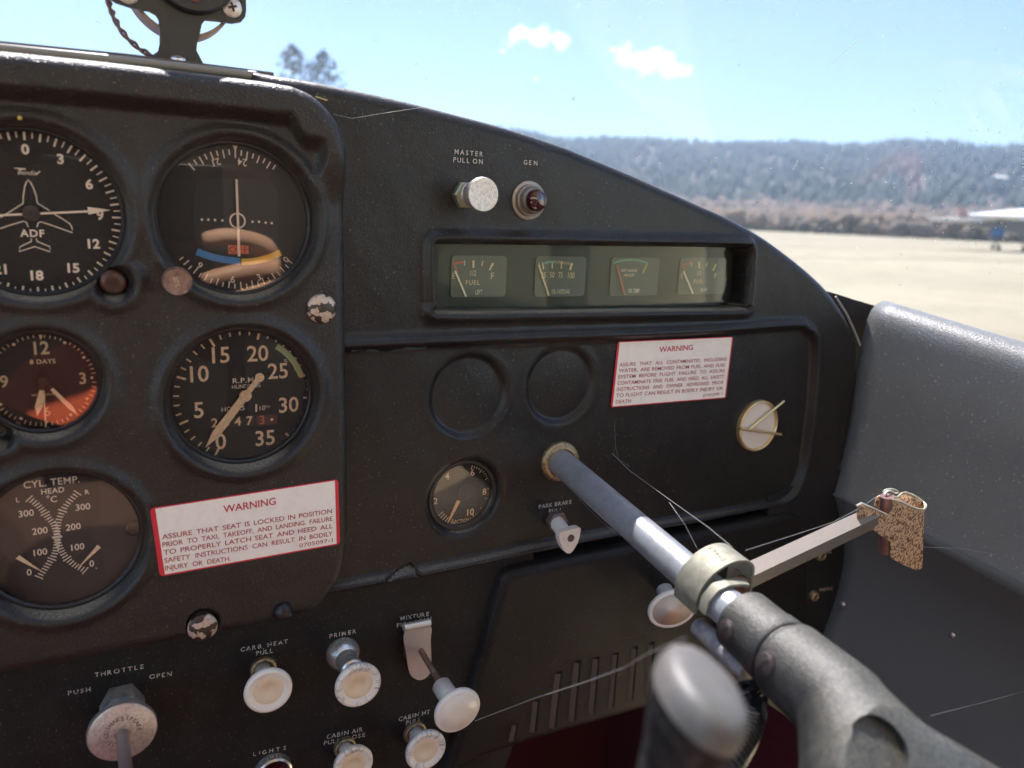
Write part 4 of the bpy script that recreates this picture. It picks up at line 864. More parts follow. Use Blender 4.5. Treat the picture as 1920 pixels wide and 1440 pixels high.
# ================================================================== WARNING STICKERS
def sticker(label, corners, y, inset, lines, num, sz, num_sz, title):
    root = thing('warning_sticker', label, 'sticker', P(*corners[3], y), 'red bordered warning stickers')
    cs = [P(*q_, y)[[0, 2]] for q_ in corners]   # TL TR BR BL
    k = .0018; poly = []
    for i in range(4):
        a, b_, c_ = cs[i-1], cs[i], cs[(i+1) % 4]; d1 = (a-b_)/np.linalg.norm(a-b_); d2 = (c_-b_)/np.linalg.norm(c_-b_); poly += [b_+d1*k, b_+d1*k*.3+d2*k*.3, b_+d2*k]
    mk('red_border', *prism(orient(poly), y-.0002, y), red_ink, root, smooth=False)
    l, t, r_, b0 = inset; ex = (cs[1]-cs[0])/np.linalg.norm(cs[1]-cs[0]); ez = (cs[0]-cs[3])/np.linalg.norm(cs[0]-cs[3])
    ins = [cs[0]+ex*l-ez*t, cs[1]-ex*r_-ez*t, cs[2]-ex*r_+ez*b0, cs[3]+ex*l+ez*b0]
    mk('paper_face', *flat(orient(ins), y-.0003), paper, root, smooth=False)
    mb = MB(); tline(mb, 'WARNING', *title, sz[0], y-.00045, bold=.012); mb.build('title', mat('title_red', (.48, .02, .05), .6), root, smooth=False)
    mb = MB()
    for s_, a, b_ in lines: tline(mb, s_, a, b_, sz[1], y-.00045, bold=.006)
    mb.build('warning_text', dark_red_ink, root, smooth=False)
    mb = MB(); tline(mb, num[0], num[1], num[2], num_sz, y-.00045); mb.build('part_number', dark_red_ink, root, smooth=False)
Z7 = lambda x, y: (260+x/4, 880+y/4); Z5 = lambda x, y: (1120+x/4.571, 610+y/4.571)
sticker('white warning sticker about the seat being locked, on the left cover', [(281, 953), (634, 898), (637.5, 1020), (300, 1081)], YL-.0001, (.0024, .0006, .0020, .0008),
        [('ASSURE THAT SEAT IS LOCKED IN POSITION', Z7(175, 508), Z7(1450, 312)), ('PRIOR TO TAXI, TAKEOFF, AND LANDING. FAILURE', Z7(178, 567), Z7(1453, 368)), ('TO PROPERLY LATCH SEAT AND HEED ALL', Z7(187, 625), Z7(1455, 424)),
         ('SAFETY INSTRUCTIONS CAN RESULT IN BODILY', Z7(192, 685), Z7(1455, 480)), ('INJURY OR DEATH.', Z7(197, 742), Z7(690, 668))], ('0705097-1', Z7(1205, 573), Z7(1455, 530)), (13, 8.6), 7, (Z7(635, 300), Z7(1028, 238)))
sticker('white warning sticker about contaminates in fuel, on the right panel', [(1158, 640.5), (1374.5, 631), (1360.5, 746), (1144.5, 764)], .0006, (.0016, .0006, .0012, .0007),
        [('ASSURE THAT ALL CONTAMINATES, INCLUDING', Z5(190, 338), Z5(1107, 288)), ('WATER, ARE REMOVED FROM FUEL AND FUEL', Z5(185, 389), Z5(1100, 339)), ('SYSTEM BEFORE FLIGHT FAILURE TO ASSURE', Z5(178, 443), Z5(1093, 387)),
         ('CONTAMINATE FREE FUEL AND HEED ALL SAFETY', Z5(172, 496), Z5(1088, 438)), ('INSTRUCTIONS AND OWNER ADVISORIES PRIOR', Z5(168, 549), Z5(1082, 488)), ('TO FLIGHT CAN RESULT IN BODILY INJURY OR', Z5(163, 602), Z5(1077, 538)), ('DEATH', Z5(158, 655), Z5(288, 648))],
        ('0705098-1', Z5(905, 603), Z5(1072, 583)), (9.6, 6.3), 5, (Z5(532, 208), Z5(820, 188)))

# ================================================================== ENGRAVED LETTERING on the panels
def placard(s_, a, b_, h_, y, parent_name, m=white_print):
    mb = MB(); tspaced(mb, s_, a, b_, h_, y, bold=.008); o_ = mb.build('placard_lettering', m, None, smooth=False); o_.parent = bpy.data.objects[parent_name]; return o_
yq = YP-.0002; LP = 'lower_control_panel'
for s_, a, b_, h_ in (('THROTTLE', (176, 1266), (272, 1249), 8), ('OPEN', (279, 1269.5), (324, 1263), 8), ('PUSH', (125, 1300), (171, 1292), 8), ('CARB. HEAT', (450, 1218.5), (541, 1202), 7.5), ('PULL', (479, 1225.6), (513, 1219.5), 7.5),
                      ('PRIMER', (616, 1193.5), (669, 1183), 7.5), ('MIXTURE', (749, 1160.5), (806, 1150.5), 7.5), ('PULL LEAN', (743, 1173), (810, 1160), 7.5), ('CABIN HT', (747, 1349), (807, 1334), 7.5), ('PULL', (760, 1356), (791, 1349), 7.5),
                      ('CABIN AIR', (612, 1382), (681, 1367), 7.5), ('PULL CLOSE', (606, 1394), (686, 1377), 7.5), ('LIGHTS', (471, 1415), (540, 1401), 7)): placard(s_, a, b_, h_, yq, LP)
RP = 'right_instrument_panel'
def plc(s_, a, b_, h_):
    y = surf((a[0]+b_[0])/2, (a[1]+b_[1])/2, .0009)[1]; placard(s_, a, b_, h_, y, RP, mat('panel_print', (.5, .47, .43), .6))
plc('MASTER', (850, 284), (907, 289.5), 8.8); plc('PULL ON', (848.5, 299), (907, 303.5), 8.8); plc('GEN', (981, 304), (1010, 306), 8.5)
plc('PARK BRAKE', (1009, 950.5), (1073, 940.5), 7); plc('PULL', (1028, 958.5), (1055, 955.5), 7)
for s_, a, b_ in (('PHONE', (1536, 1107), (1562, 1103)), ('MIC', (1546, 1036), (1560, 1033))):
    mb = MB(); tspaced(mb, s_, a, b_, 6, -.0004); o_ = mb.build('placard_lettering', white_print, None, smooth=False); o_.parent = bpy.data.objects['side_jack_panel']
for (px, py, lb) in ((1524, 1116, 'brass jack socket marked on the black side panel, lower one'), (1537, 1040, 'brass jack socket half hidden behind the lock bar, upper one')):
    q_ = P(px, py, .0); o_ = mk('jack_socket', *ringlathe([(.0022, .0035), (.0030, .0042), (.0046, .0030), (.0052, .0), (.0022, .0)], q_, n=28), brass); tag(o_, lb, 'socket', 'jack sockets')

# ================================================================== KNOBS AND CONTROLS
def rad(px, py, y, rpx): return WP(px, py, y, 2*rpx)/2
KG = 'pull knobs on the lower panel'
def white_pull(name, label, cat, tip, rpx, ytip, base, faced=True, cracks=True, collar=True, rod=0, stem=.36, rodm=None, group=KG):
    T = P(*tip, ytip); B = P(*base, YP); ax = T-B; Lx = np.linalg.norm(ax); ax = ax/Lx; ax = np.array([ax[0]*.6, ax[1], ax[2]*.6]); ax /= np.linalg.norm(ax)
    Rk = rad(*tip, ytip, rpx); root = thing(name, label, cat, B, group); st = Rk*stem
    L0 = rod; h = (Lx-L0); a0 = (T-B)/Lx; K = B+a0*L0
    th = min(.0055, max(.0035, h*.3))
    prof = [(st*.98, 0), (st, max(.001, h-th*2.0)), (st*1.15, h-th*1.35), (Rk*.72, h-th*1.0), (Rk*.95, h-th*.75), (Rk, h-th*.35), (Rk*.97, h-.0003), (Rk*.90, h+.0004), (Rk*.82, h+.0001), (Rk*.66, h-.0010), (Rk*.60, h-.0011)]
    prof = [(r_, q_) for r_, q_ in prof]
    V_, F_ = lathe(prof, T-a0*h if False else T-ax*h, ax, 48); F_ = F_[:-1] if faced else F_
    mk('knob', V_, F_, white_knob, root, ang=None)
    if faced: mk('knob_face', *lathe([(Rk*.70, h-.0013), (Rk*.60, h-.0010), (Rk*.34, h-.0008), (Rk*.30, h-.0012), (0, h-.0012)], T-ax*h, ax, 40), cream_face, root, ang=None)
    else: mk('knob_face', *lathe([(Rk*.86, h-.0002), (Rk*.85, h+.0004), (Rk*.3, h+.0009), (0, h+.0010)], T-ax*h, ax, 40), white_knob, root, ang=None)
    if rod: mk('rod', *tube([B-a0*.004, (B+T-ax*h)/2, T-ax*(h-.002)], .0019, 12), rodm or tarnish, root)
    elif h+1e-6 > Lx*.5: mk('stem', *tube([B, T-ax*(h*.9)], st*.8, 20), white_knob, root)
    if collar: mk('collar', *ringlathe([(st*.9, .001), (st*1.3, .0028), (st*1.55, .0022), (st*1.6, 0), (st*.9, 0)], B, n=32), brass, root)
    if cracks:
        g = np.random.default_rng(int(tip[0])); mb = MB(); a, u, v = frame(ax); O = T-ax*h
        for i in range(26):
            t = g.uniform(0, 6.283); pts_ = []
            for rr_, hh in ((.66, -.0009), (.74, -.00035), (.82, .0003), (.90, .0006), (.975, -.0001), (1.005, -.0016)):
                t += g.normal(0, .05); pts_.append(O+a*(h+hh)+(u*math.cos(t)+v*math.sin(t))*Rk*rr_)
            mb.add(*tube(pts_[g.integers(0, 3):], .00009, 4))
        mb.build('hairline_cracks', crack, root)
    return root, Rk, T, ax
white_pull('carburettor_heat_knob', 'plain white round pull knob under the carburettor heat lettering', 'knob', (504, 1297), 46, -.022, (493, 1253), cracks=False)
root, Rk, T, ax_ = white_pull('primer_knob', 'cracked white knob on a chrome primer collar', 'knob', (673, 1287), 43, -.034, (643, 1222), collar=False, rod=.014, rodm=chrome)
B = P(641, 1222, YP)
mk('chrome_collar', *lathe([(.0100, 0), (.0104, .0015), (.0100, .004), (.0085, .0075), (.0068, .0095), (.0066, .0125)], B, n=44), chrome, root)
mk('knurled_ring', *ringlathe([(.0048, .022), (.0056, .0226), (.0066, .0215), (.0069, .018), (.0066, .0125), (.0045, .0125), (.0045, .019)], B, n=60), chrome, root)
mb = MB()
for k in range(40):
    t = 2*math.pi*k/40; mb.add(*box(B+np.array([.0069*math.cos(t), -.0195, .0069*math.sin(t)]), (.00025*math.cos(t), 0, .00025*math.sin(t)), (0, .0022, 0), (-.00018*math.sin(t), 0, .00018*math.cos(t))))
mb.build('knurling', chrome, root, smooth=False, kind='stuff')
root, Rk, T, ax_ = white_pull('mixture_knob', 'white mushroom knob pulled out on a thin rusty rod with a chrome clip', 'knob', (860, 1335), 42, -.058, (783, 1209), faced=False, cracks=False, collar=False, rod=.038, stem=.42)
# chrome clip behind the mixture rod
yk = YP-.005; cl_ = XZ([(759, 1184), (805, 1173), (807, 1200), (808, 1250), (804, 1264), (793, 1273), (780, 1273), (768, 1262), (762, 1230)], yk)
mk('clip', *prism(orient(spline(cl_, 4)), yk-.0006, yk), mat('brushed_clip', (.66, .62, .56), .3, .6, bump=[('noise', 400, .0001)]), root, smooth=False)
A_, B_ = P(757, 1177, yk-.0015), P(806, 1167, yk-.0015); mk('clip_roll', *tube([A_, B_], .0026, 20), MAT['brushed_clip'], root)
mk('clip_base', *box(P(776, 1205, YP-.0025), (.006, 0, .0006), (0, .0024, 0), (0, 0, .008)), brass, root, smooth=False)
white_pull('cabin_heat_knob', 'white cracked knob below the mixture knob, at the bottom edge', 'knob', (800, 1409), 37, -.018, (777, 1372))
white_pull('cabin_air_knob', 'white cracked knob cut by the bottom edge, left of the cabin heat knob', 'knob', (664, 1436), 37, -.017, (646, 1400))
# throttle
B = P(229, 1315, YP); root = thing('throttle', 'throttle control with hexagonal nut and round engraved friction disc at lower left', 'throttle', B)
Rn = rad(228, 1315, YP, 43); nh = .013
mk('hex_nut', *lathe([(Rn, 0), (Rn, nh*.85), (Rn*.93, nh), (Rn*.6, nh)], B, n=6), steel, root, smooth=False)
T = P(230, 1374, -.0235); Rd = rad(230, 1374, -.0235, 67)
mk('friction_disc', *lathe([(Rd*.7, -.0012), (Rd*.97, -.0008), (Rd, 0), (Rd*.985, .0030), (Rd*.95, .0034), (Rd*.25, .0040), (Rd*.24, .0034)], T+np.array([0, .0036, 0]), n=90), alu, root)
mb = MB()
for k in range(110):
    t = 2*math.pi*k/110; mb.add(*box(T+np.array([Rd*math.cos(t), .0021, Rd*math.sin(t)]), (.0003*math.cos(t), 0, .0003*math.sin(t)), (0, .0013, 0), (-.00022*math.sin(t), 0, .00022*math.cos(t))))
mb.build('knurling', steel, root, smooth=False, kind='stuff')
mb = MB(); word = 'SHAKESPEARE'
for i, ch in enumerate(word):
    a = -58+i*15.5; t = math.radians(a); text(mb, ch, (T[0]+Rd*.47*math.sin(t), T[2]+.0008+Rd*.47*math.cos(t)), .0021, T[1]-.00045, rot=-a, bold=.005)
for i, ch in enumerate('CO-131-PM'):
    a = -78-i*13; t = math.radians(a); text(mb, ch, (T[0]+Rd*.47*math.sin(t), T[2]+.0008+Rd*.47*math.cos(t)), .0021, T[1]-.00045, rot=-a-180 if False else -a, bold=.005)
mb.build('engraved_lettering', mat('engraving_dark', (.14, .10, .09), .7), root, smooth=False)
mk('throttle_rod', *tube([T+np.array([0, .02, 0]), T+np.array([.0, -.11, -.006])], rad(230, 1400, -.03, 13), 24), mat('dull_rod', (.30, .22, .20), .45, .6, bump=[('noise', 500, .0001)]), root)
mk('nut_boss', *lathe([(Rn*.8, nh), (Rn*.78, nh+.0008)], B, n=40), steel, root)
# light switch ring
B = P(511, 1443, YP); root = thing('cabin_light_socket', 'chrome ringed round socket cut by the bottom edge below the light lettering', 'socket', B)
mk('ring', *ringlathe([(.0088, .004), (.0096, .0058), (.0108, .0050), (.0112, 0), (.0088, 0)], B, n=44), chrome, root)
mk('red_insert', *lathe([(.0088, .0006), (.004, .0016), (0, .0018)], B, n=32), red_glass, root)
# master switch
B = surf(871, 366, 0); T = P(910, 363, -.0215); root = thing('master_switch', 'plain aluminium round pull knob on a brass hex nut beneath the master lettering', 'switch', B)
Rn = rad(871, 366, 0, 24); mk('hex_nut', *lathe([(Rn, 0), (Rn, .0042), (Rn*.9, .005), (Rn*.5, .005)], B+np.array([0, -.0, 0]), n=6), mat('green_brass_nut', (.38, .40, .26), .45, .8, bump=[('noise', 900, .0001)]), root, smooth=False)
rk = rad(910, 363, -.0215, 28.5)
mk('knob', *lathe([(rk*.72, .005), (rk*.74, .0075), (rk*.70, .008), (rk*.72, .0085), (rk*.70, .010), (rk*.70, .0165), (rk*.97, .0178), (rk, .0190), (rk, .0212), (rk*.96, .0219), (rk*.06, .0216), (0, .0210)], (T[0]*.55+B[0]*.45, 0, T[2]*.5+B[2]*.5), n=56), alu, root)
# generator lamp
B = surf(990, 376, 0); root = thing('generator_lamp', 'dark red jewel warning lamp in stepped metal rings', 'lamp', B)
r0 = rad(990, 376, 0, 31); mk('ring', *lathe([(r0, 0), (r0, .0012), (r0*.9, .0018), (r0*.84, .0018), (r0*.82, .0040), (r0*.76, .0046), (r0*.70, .0044), (r0*.68, .0075), (r0*.60, .0088), (r0*.54, .0085)], B, n=56), mat('dull_nickel', (.36, .32, .28), .45, .8, bump=[('noise', 1200, .00015)]), root)
mb = MB()
for k in range(70):
    t = 2*math.pi*k/70; mb.add(*box(B+np.array([r0*.785*math.cos(t), -.0043, r0*.785*math.sin(t)]), (.0003*math.cos(t), .0001, .0003*math.sin(t)), (0, .0003, 0), (-.00018*math.sin(t), 0, .00018*math.cos(t))))
mb.build('knurling', MAT['dull_nickel'], root, smooth=False, kind='stuff')
mk('red_lens', *lathe([(r0*.55, .0080), (r0*.55, .0110), (r0*.50, .0124), (r0*.35, .0132), (0, .0135)], B, n=40), red_glass, root)
# parking brake
B = surf(1040, 975, 0); T = P(1066, 1009, -.026); root = thing('parking_brake_knob', 'white shield-shaped pull handle on a brown hex nut beneath the park brake lettering', 'knob', B)
Rn = rad(1040, 975, 0, 18); mk('hex_nut', *lathe([(Rn, 0), (Rn, .005), (Rn*.85, .006), (Rn*.5, .006)], B, n=6), mat('brown_nut', (.16, .11, .09), .5, .4), root, smooth=False)
a_ = T-B; mk('stem', *tube([B+a_*.15, B+a_*.8], [.0052, .0048], 20), white_knob, root)
sh = [(-.0095, .0060), (-.002, .0072), (.0085, .0078), (.0098, .004), (.0080, -.004), (.0035, -.0105), (.0, -.0118), (-.0040, -.0095), (-.0085, -.002)]
V_, F_ = prism(orient(spline([(T[0]+x*.82, T[2]+z*.86) for x, z in sh], 4)), T[1]-.0015, T[1]+.0035); mk('handle', V_, F_, mat('chipped_white', (.72, .62, .54), .4, bump=[('noise', 500, .0002)], dust=(.4, 500, (.3, .22, .18))), root, ang=40)
mk('screw', *lathe([(.0026, 0), (.0024, .0006), (0, .0008)], (T[0]+.0008, T[1]-.0015, T[2]+.0005), n=20), mat('dark_screw', (.12, .08, .07), .4, .5), root)
# brass ring where the control tube leaves the panel
B = surf(1047, 863, 0); tag(mk('panel_grommet', *ringlathe([(.0090, .004), (.0100, .0052), (.0120, .0048), (.0136, .0030), (.0138, 0), (.0090, 0)], B+np.array([0, -.0005, 0]), (-.12, -1, -.05), 48), brass), 'worn brass ring around the control tube where it leaves the panel', 'grommet')
# white badge with two gold rods
B = surf(1417, 797, 0); root = thing('white_badge', 'round white badge with gold rim and two crossing gold pointers', 'badge', B)
rb = (WP(1417, 797, -.003, 71)/2); mk('rim', *ringlathe([(rb*.90, .0030), (rb*.95, .0042), (rb, .0034), (rb, 0), (rb*.90, 0)], B, n=56), gold, root)
mk('badge_face', *lathe([(rb*.92, .0020), (0, .0024)], B, n=48), mat('badge_white', (.70, .64, .58), .4), root)
for a, b_ in (((1405.5, 805), (1470, 752)), ((1387, 803.5), (1465, 814.5))):
    mk('gold_pointer', *tube([P(*a, B[1]-.0042), P(*b_, B[1]-.0055)], [.0013, .0009], 10), gold, root)
# large white knob on the glove box, partly behind the tube
T = P(1261, 1143, -.035); root = thing('glove_box_knob', 'large white dished knob half hidden behind the control tube', 'knob', P(1275, 1125, YG))
v = CAM-T; v /= np.linalg.norm(v); mj = P(1310, 1125, -.035)-P(1225, 1158, -.035); mj -= v*(mj@v); mj /= np.linalg.norm(mj); an = math.radians(-50)
nk = v*math.cos(an)+np.cross(mj, v)*math.sin(an)
if nk[2] > v[2]: nk = v*math.cos(-an)+np.cross(mj, v)*math.sin(-an)
Rk = .0178
V_, F_ = lathe([(.006, -.020), (.006, -.008), (.009, -.006), (Rk*.85, -.005), (Rk, -.002), (Rk, .0005), (Rk*.93, .0012), (Rk*.85, .0006)], T, nk, 48); mk('knob', V_, F_[:-1], white_knob, root, ang=None)
mk('knob_face', *lathe([(Rk*.87, .0006), (Rk*.7, -.0012), (0, -.0022)], T, nk, 40), mat('knob_dish', (.72, .62, .52), .5), root, ang=None)
mk('stem', *tube([T-nk*.018, P(1275, 1125, YG)], .005, 16), white_knob, root)
# cover screws
for (px, py, rp, lb, mm_, dome, hh) in ((605, 580, 28, 'domed cover screw with chipped paint beside the course dial', chip_m, .0035, 0), (381, 1180, 29, 'domed screw with chipped paint in a dark recess near the cover bottom', chip_m, .0030, .004), (533, 1150, 19, 'plain black domed plug at the lower right of the left cover', plastic_black, .0050, 0)):
    yb = YL+hh*.3; q_ = P(px, py, yb-.003); r_ = rad(px, py, yb-.003, rp)
    o_ = mk('cover_screw', *lathe([(r_*.96, -.004), (r_, .0004), (r_*.97, .0012), (r_*.8, dome*.62), (r_*.5, dome*.9), (r_*.14, dome), (0, dome*.97)], (q_[0], yb-.0005, q_[2]), n=48), mm_, ang=None); tag(o_, lb, 'screw', 'screws holding the left cover')
# course knob
B = P(326, 533, YL); T = P(333, 528, YL-.013); r_ = rad(333, 528, YL-.013, 29); root = VORR[0]
mk('adjusting_knob', *lathe([(r_*.80, .0), (r_*.80, .006), (r_*.98, .008), (r_, .010), (r_*.99, .0125), (r_*.93, .0132), (r_*.86, .0128), (0, .0126)], (T[0], YL, T[2]), n=50), mat('worn_brown_metal', (.30, .19, .15), .42, .5, bump=[('noise', 600, .0002)], var=((.12, .08, .07), 300, .45, .7)), root)
mb = MB(); text(mb, 'arc', (T[0], T[2]), .0030, T[1]-.00005-.0002, rot=-75, bold=.02, sx=.9); mb.build('raised_lettering', mat('letter_gold', (.5, .38, .24), .4, .5), root, smooth=False)
q_ = lobe; tag(mk('worn_adjuster', *lathe([(.0060, 0), (.0058, .0012), (.0045, .0020), (.002, .0022), (0, .0021)], (q_[0], YL+.0062, q_[1]), n=32), mat('dark_brown_plastic', (.035, .022, .018), .3, var=((.10, .03, .02), 200, .4, .7)), ang=None), 'small brown adjuster sunk in a lobe at the lower right of the direction finder', 'adjuster')
tag(mk('index_pip', *lathe([(.0009, 0), (.0007, .0008), (0, .001)], P(37, 221, YL-.0022), n=14), mat('pip_yellow', (.6, .45, .1), .5)), 'tiny yellow pip on the rim above the direction finder', 'mark')

# ================================================================== COMPASS BRACKET at the top left
YM = .03; zb = lambda x, y, yv=YM: pt(180+x/5.0526, y/5.0526, yv)
root = thing('compass_bracket', 'black metal compass bracket with cross-head screw above the dashboard', 'bracket', P(345, 112, YM))
pl = [(150, -330), (60, -120), (110, -20), (190, 30), (340, 80), (500, 110), (560, 142), (592, 190), (602, 300), (602, 420), (585, 490), (540, 520), (480, 545), (620, 575), (860, 595), (1015, 605), (980, 540), (950, 480), (955, 420), (975, 350), (1000, 235), (1030, 195), (1150, 205), (1290, 225), (1370, 212), (1410, 165), (1420, 100), (1415, -60), (1380, -330)]
mk('plate', *prism(orient([zb(*p) for p in pl]), YM-.0012, YM+.0012), mat('bracket_black', (.020, .020, .018), .35, bump=[('noise', 300, .0002)]), root, smooth=False)
q_ = zb(905, -300); mk('compass_case', *lathe([(.0215, 0), (.0215, .004), (.0205, .0052), (.010, .0056), (0, .0056)], (q_[0], YM-.0012, q_[1]), n=64), plastic_black, root)
q_ = zb(820, -190); mk('rear_ring', *ringlathe([(.0245, 0), (.0245, -.016), (.0262, -.016), (.0262, 0)], (q_[0], YM+.004, q_[1]), n=64), mat('tan_ring', (.36, .25, .19), .5, .3, bump=[('noise', 700, .0003)]), root)
q_ = zb(915, 8); mk('adjuster', *lathe([(.0022, 0), (.002, .001), (0, .0012)], (q_[0], YM-.0068, q_[1]), n=20), mat('red_dot', (.12, .02, .02), .4), root)
for x, y in ((1283, 78), (300, -55)):
    q_ = zb(x, y); s_ = mk('screw', *lathe([(.0049, 0), (.0048, .0010), (.0036, .0020), (.0012, .0024), (0, .0024)], (q_[0], YM-.0012, q_[1]), n=36), alu, root)
    V_ = []; mb = MB(); mb.add(*box((q_[0], YM-.0036, q_[1]), (.0021, 0, .0006), (0, .0002, 0), (-.00018, 0, .00055))); mb.add(*box((q_[0], YM-.0036, q_[1]), (-.0006, 0, .0021), (0, .0003, 0), (.00055, 0, .00018)))
    c_ = mb.build('cross_recess', mat('recess_dark', (.03, .02, .02), .6), None, smooth=False); c_.parent = s_; c_.data.transform(Matrix.Translation(-Vector(root['_o'])))
q_ = P(334, 112, YM-.004); mk('base_nut', *lathe([(.0040, 0), (.0036, .002), (.002, .003), (0, .0032)], (q_[0], q_[1], q_[2]-.001), (0, -.2, 1), 12), chrome, root)
path = spline([P(180+x/5.0526, y/5.0526, YM+.01) for x, y in ((95, -60), (125, 30), (155, 120), (195, 210), (265, 320), (370, 425), (470, 495), (590, 550))], 8, False)
pair = thing('twisted_wire', 'twisted pair of brown wires hanging beside the compass bracket', 'wire', path[-1])
for ph in (0, math.pi): mk('wire', *tube([p+np.array([math.cos(i*.42+ph), 0, math.sin(i*.42+ph)])*.00085 for i, p in enumerate(path)], .00075, 8), mat('brown_wire', (.16, .09, .07), .5), pair)

# ================================================================== CONTROL TUBE, YOKE, LOCK
A0 = P(1047, 863); DS = np.array([.12755, 1, .0549])
def ax(s, off=(0, 0, 0)): return A0-DS*s+np.array(off)
dn = DS/np.linalg.norm(DS)
yk = thing('control_yoke', 'black control yoke with grey tube, worn hand grip and round hub recess', 'control yoke', ax(.25))
mk('control_tube', *tube([ax(-.03), ax(.05), ax(.1), ax(.15), ax(.235)], .0088, 48), shaftm, yk, ang=50)
mk('collar', *lathe([(.0090, -.0), (.0138, .0003), (.0146, .0012), (.0146, .0185), (.0152, .0190), (.0154, .0250), (.0146, .0262), (.0140, .0262), (.0140, .0300)], ax(.1965), -DS, 56), yoke_m, yk, ang=40)
# yoke casting: capsule chains fused by remeshing
def sdf_mesh(name, caps, m, parent, res=.0012):
    allp = np.array([c_[k] for c_ in caps for k in (0, 1)]); rm = max(max(c_[2], c_[3]) for c_ in caps); lo = allp.min(0)-rm-.006; hi = allp.max(0)+rm+.006
    mb = MB()
    for a, b_, ra, rb_, sq in caps:
        n_ = 10; pts_ = []; rs = []
        L_ = np.linalg.norm(b_-a); dd = (b_-a)/L_
        for k in range(7): t = math.pi/2*(1-k/6); pts_.append(a-dd*ra*math.sin(t)*.999); rs.append(max(.0004, ra*math.cos(t)))
        for k in range(1, 6): pts_.append(a+(b_-a)*k/6); rs.append(ra+(rb_-ra)*k/6)
        for k in range(7): t = math.pi/2*k/6; pts_.append(b_+dd*rb_*math.sin(t)*.999); rs.append(max(.0004, rb_*math.cos(t)))
        mb.add(*tube(pts_, rs, 24))
    mb.add(*lathe([(.0166, 0), (.0168, .008), (.0174, .028)], ax(.2247), -DS, 48))
    o_ = mb.build(name, m, parent, ang=None)
    r_ = o_.modifiers.new('r', 'REMESH'); r_.mode = 'VOXEL'; r_.voxel_size = res; r_.use_smooth_shade = True
    s_ = o_.modifiers.new('s', 'CORRECTIVE_SMOOTH') if False else o_.modifiers.new('s', 'SMOOTH'); s_.factor = .5; s_.iterations = 8
    return o_
def bake_cut(o_, cutter):
    b_ = o_.modifiers.new('cut', 'BOOLEAN'); b_.operation = 'DIFFERENCE'; b_.object = cutter; b_.solver = 'EXACT'
    bpy.context.view_layer.update(); dg_ = bpy.context.evaluated_depsgraph_get(); me = bpy.data.meshes.new_from_object(o_.evaluated_get(dg_)); o_.modifiers.clear(); o_.data = me
    me.polygons.foreach_set('use_smooth', [True]*len(me.polygons)); me.set_sharp_from_angle(angle=math.radians(40)); bpy.data.objects.remove(cutter)
H = np.array([.226, -.287, -.190])
caps = [(ax(.246), ax(.256), .0160, .0176, 1), (ax(.256), H, .0175, .0300, 1), (H, np.array([.205, -.296, -.235]), .030, .030, 1), (H, np.array([.290, -.292, -.223]), .030, .0225, 1), (np.array([.290, -.292, -.223]), np.array([.40, -.298, -.250]), .0225, .018, 1),
        (np.array([.205, -.296, -.235]), np.array([.145, -.305, -.27]), .028, .018, 1), (np.array([.40, -.298, -.25]), np.array([.42, -.30, -.16]), .018, .014, 1)]
yb_ = sdf_mesh('yoke_body', caps, yoke_m, yk)
# round recess in the hub: found on the casting, cut into it
bpy.context.view_layer.update(); dg_ = bpy.context.evaluated_depsgraph_get(); ev = yb_.evaluated_get(dg_)
dd = ray(1652, 1398); dd /= np.linalg.norm(dd); inv = yb_.matrix_world.inverted()
hit, loc, nrm, _i = ev.ray_cast(inv @ Vector(CAM), Vector(dd)); q0 = np.array(yb_.matrix_world @ loc) if hit else P(1652, 1398, -.31)
nh_ = np.array([-.08, -.60, .79]); nh_ /= np.linalg.norm(nh_)
fc = q0-nh_*.0075; q0 = CAM+dd*(((fc-CAM)@nh_)/(dd@nh_))
_, fu, fv = frame(nh_)
bake_cut(yb_, mk('cut', *box(fc+nh_*.05, fu*.06, fv*.06, nh_*.05), yoke_m, smooth=False))
bake_cut(yb_, mk('cut', *lathe([(.0100, -.0030), (.0106, .02)], q0, nh_, 72), yoke_m, smooth=False))
# screws on the collar and on the neck
def rivet(px, py, s, rr_, par, r_=.0042, nm='screw'):
    # meet the cylinder surface of radius rr_ round the axis near parameter s
    d = ray(px, py); d /= np.linalg.norm(d); best = None
    for t in np.linspace(.1, .6, 2500):
        q_ = CAM+d*t; w_ = q_-A0; along = w_@(-dn); rad_ = w_-(-dn)*along
        if np.linalg.norm(rad_) < rr_: break
    nn = rad_/np.linalg.norm(rad_)
    o_ = mk(nm, *lathe([(r_*1.12, -.001), (r_*1.10, .0001), (r_*.98, .0002), (r_*.95, .0005), (r_*.7, .0010), (r_*.3, .0012), (0, .0012)], q_, nn, 28), mat('dirty_screw', (.10, .08, .075), .35, .6, bump=[('noise', 900, .0006)]), par)
    a, u, v_ = frame(nn); sl = mk('slot', *box(q_+nn*.0012, (u+v_)*r_*.5, (u-v_)*.0003, nn*.0002), mat('slot_dark', (.02, .015, .015), .8), None, smooth=False); sl.parent = o_; sl.data.transform(Matrix.Translation(-Vector(par['_o'])))
rivet(1361, 1182, .21, .0150, yk); rivet(1434, 1244, .24, .0172, yk, .0046)
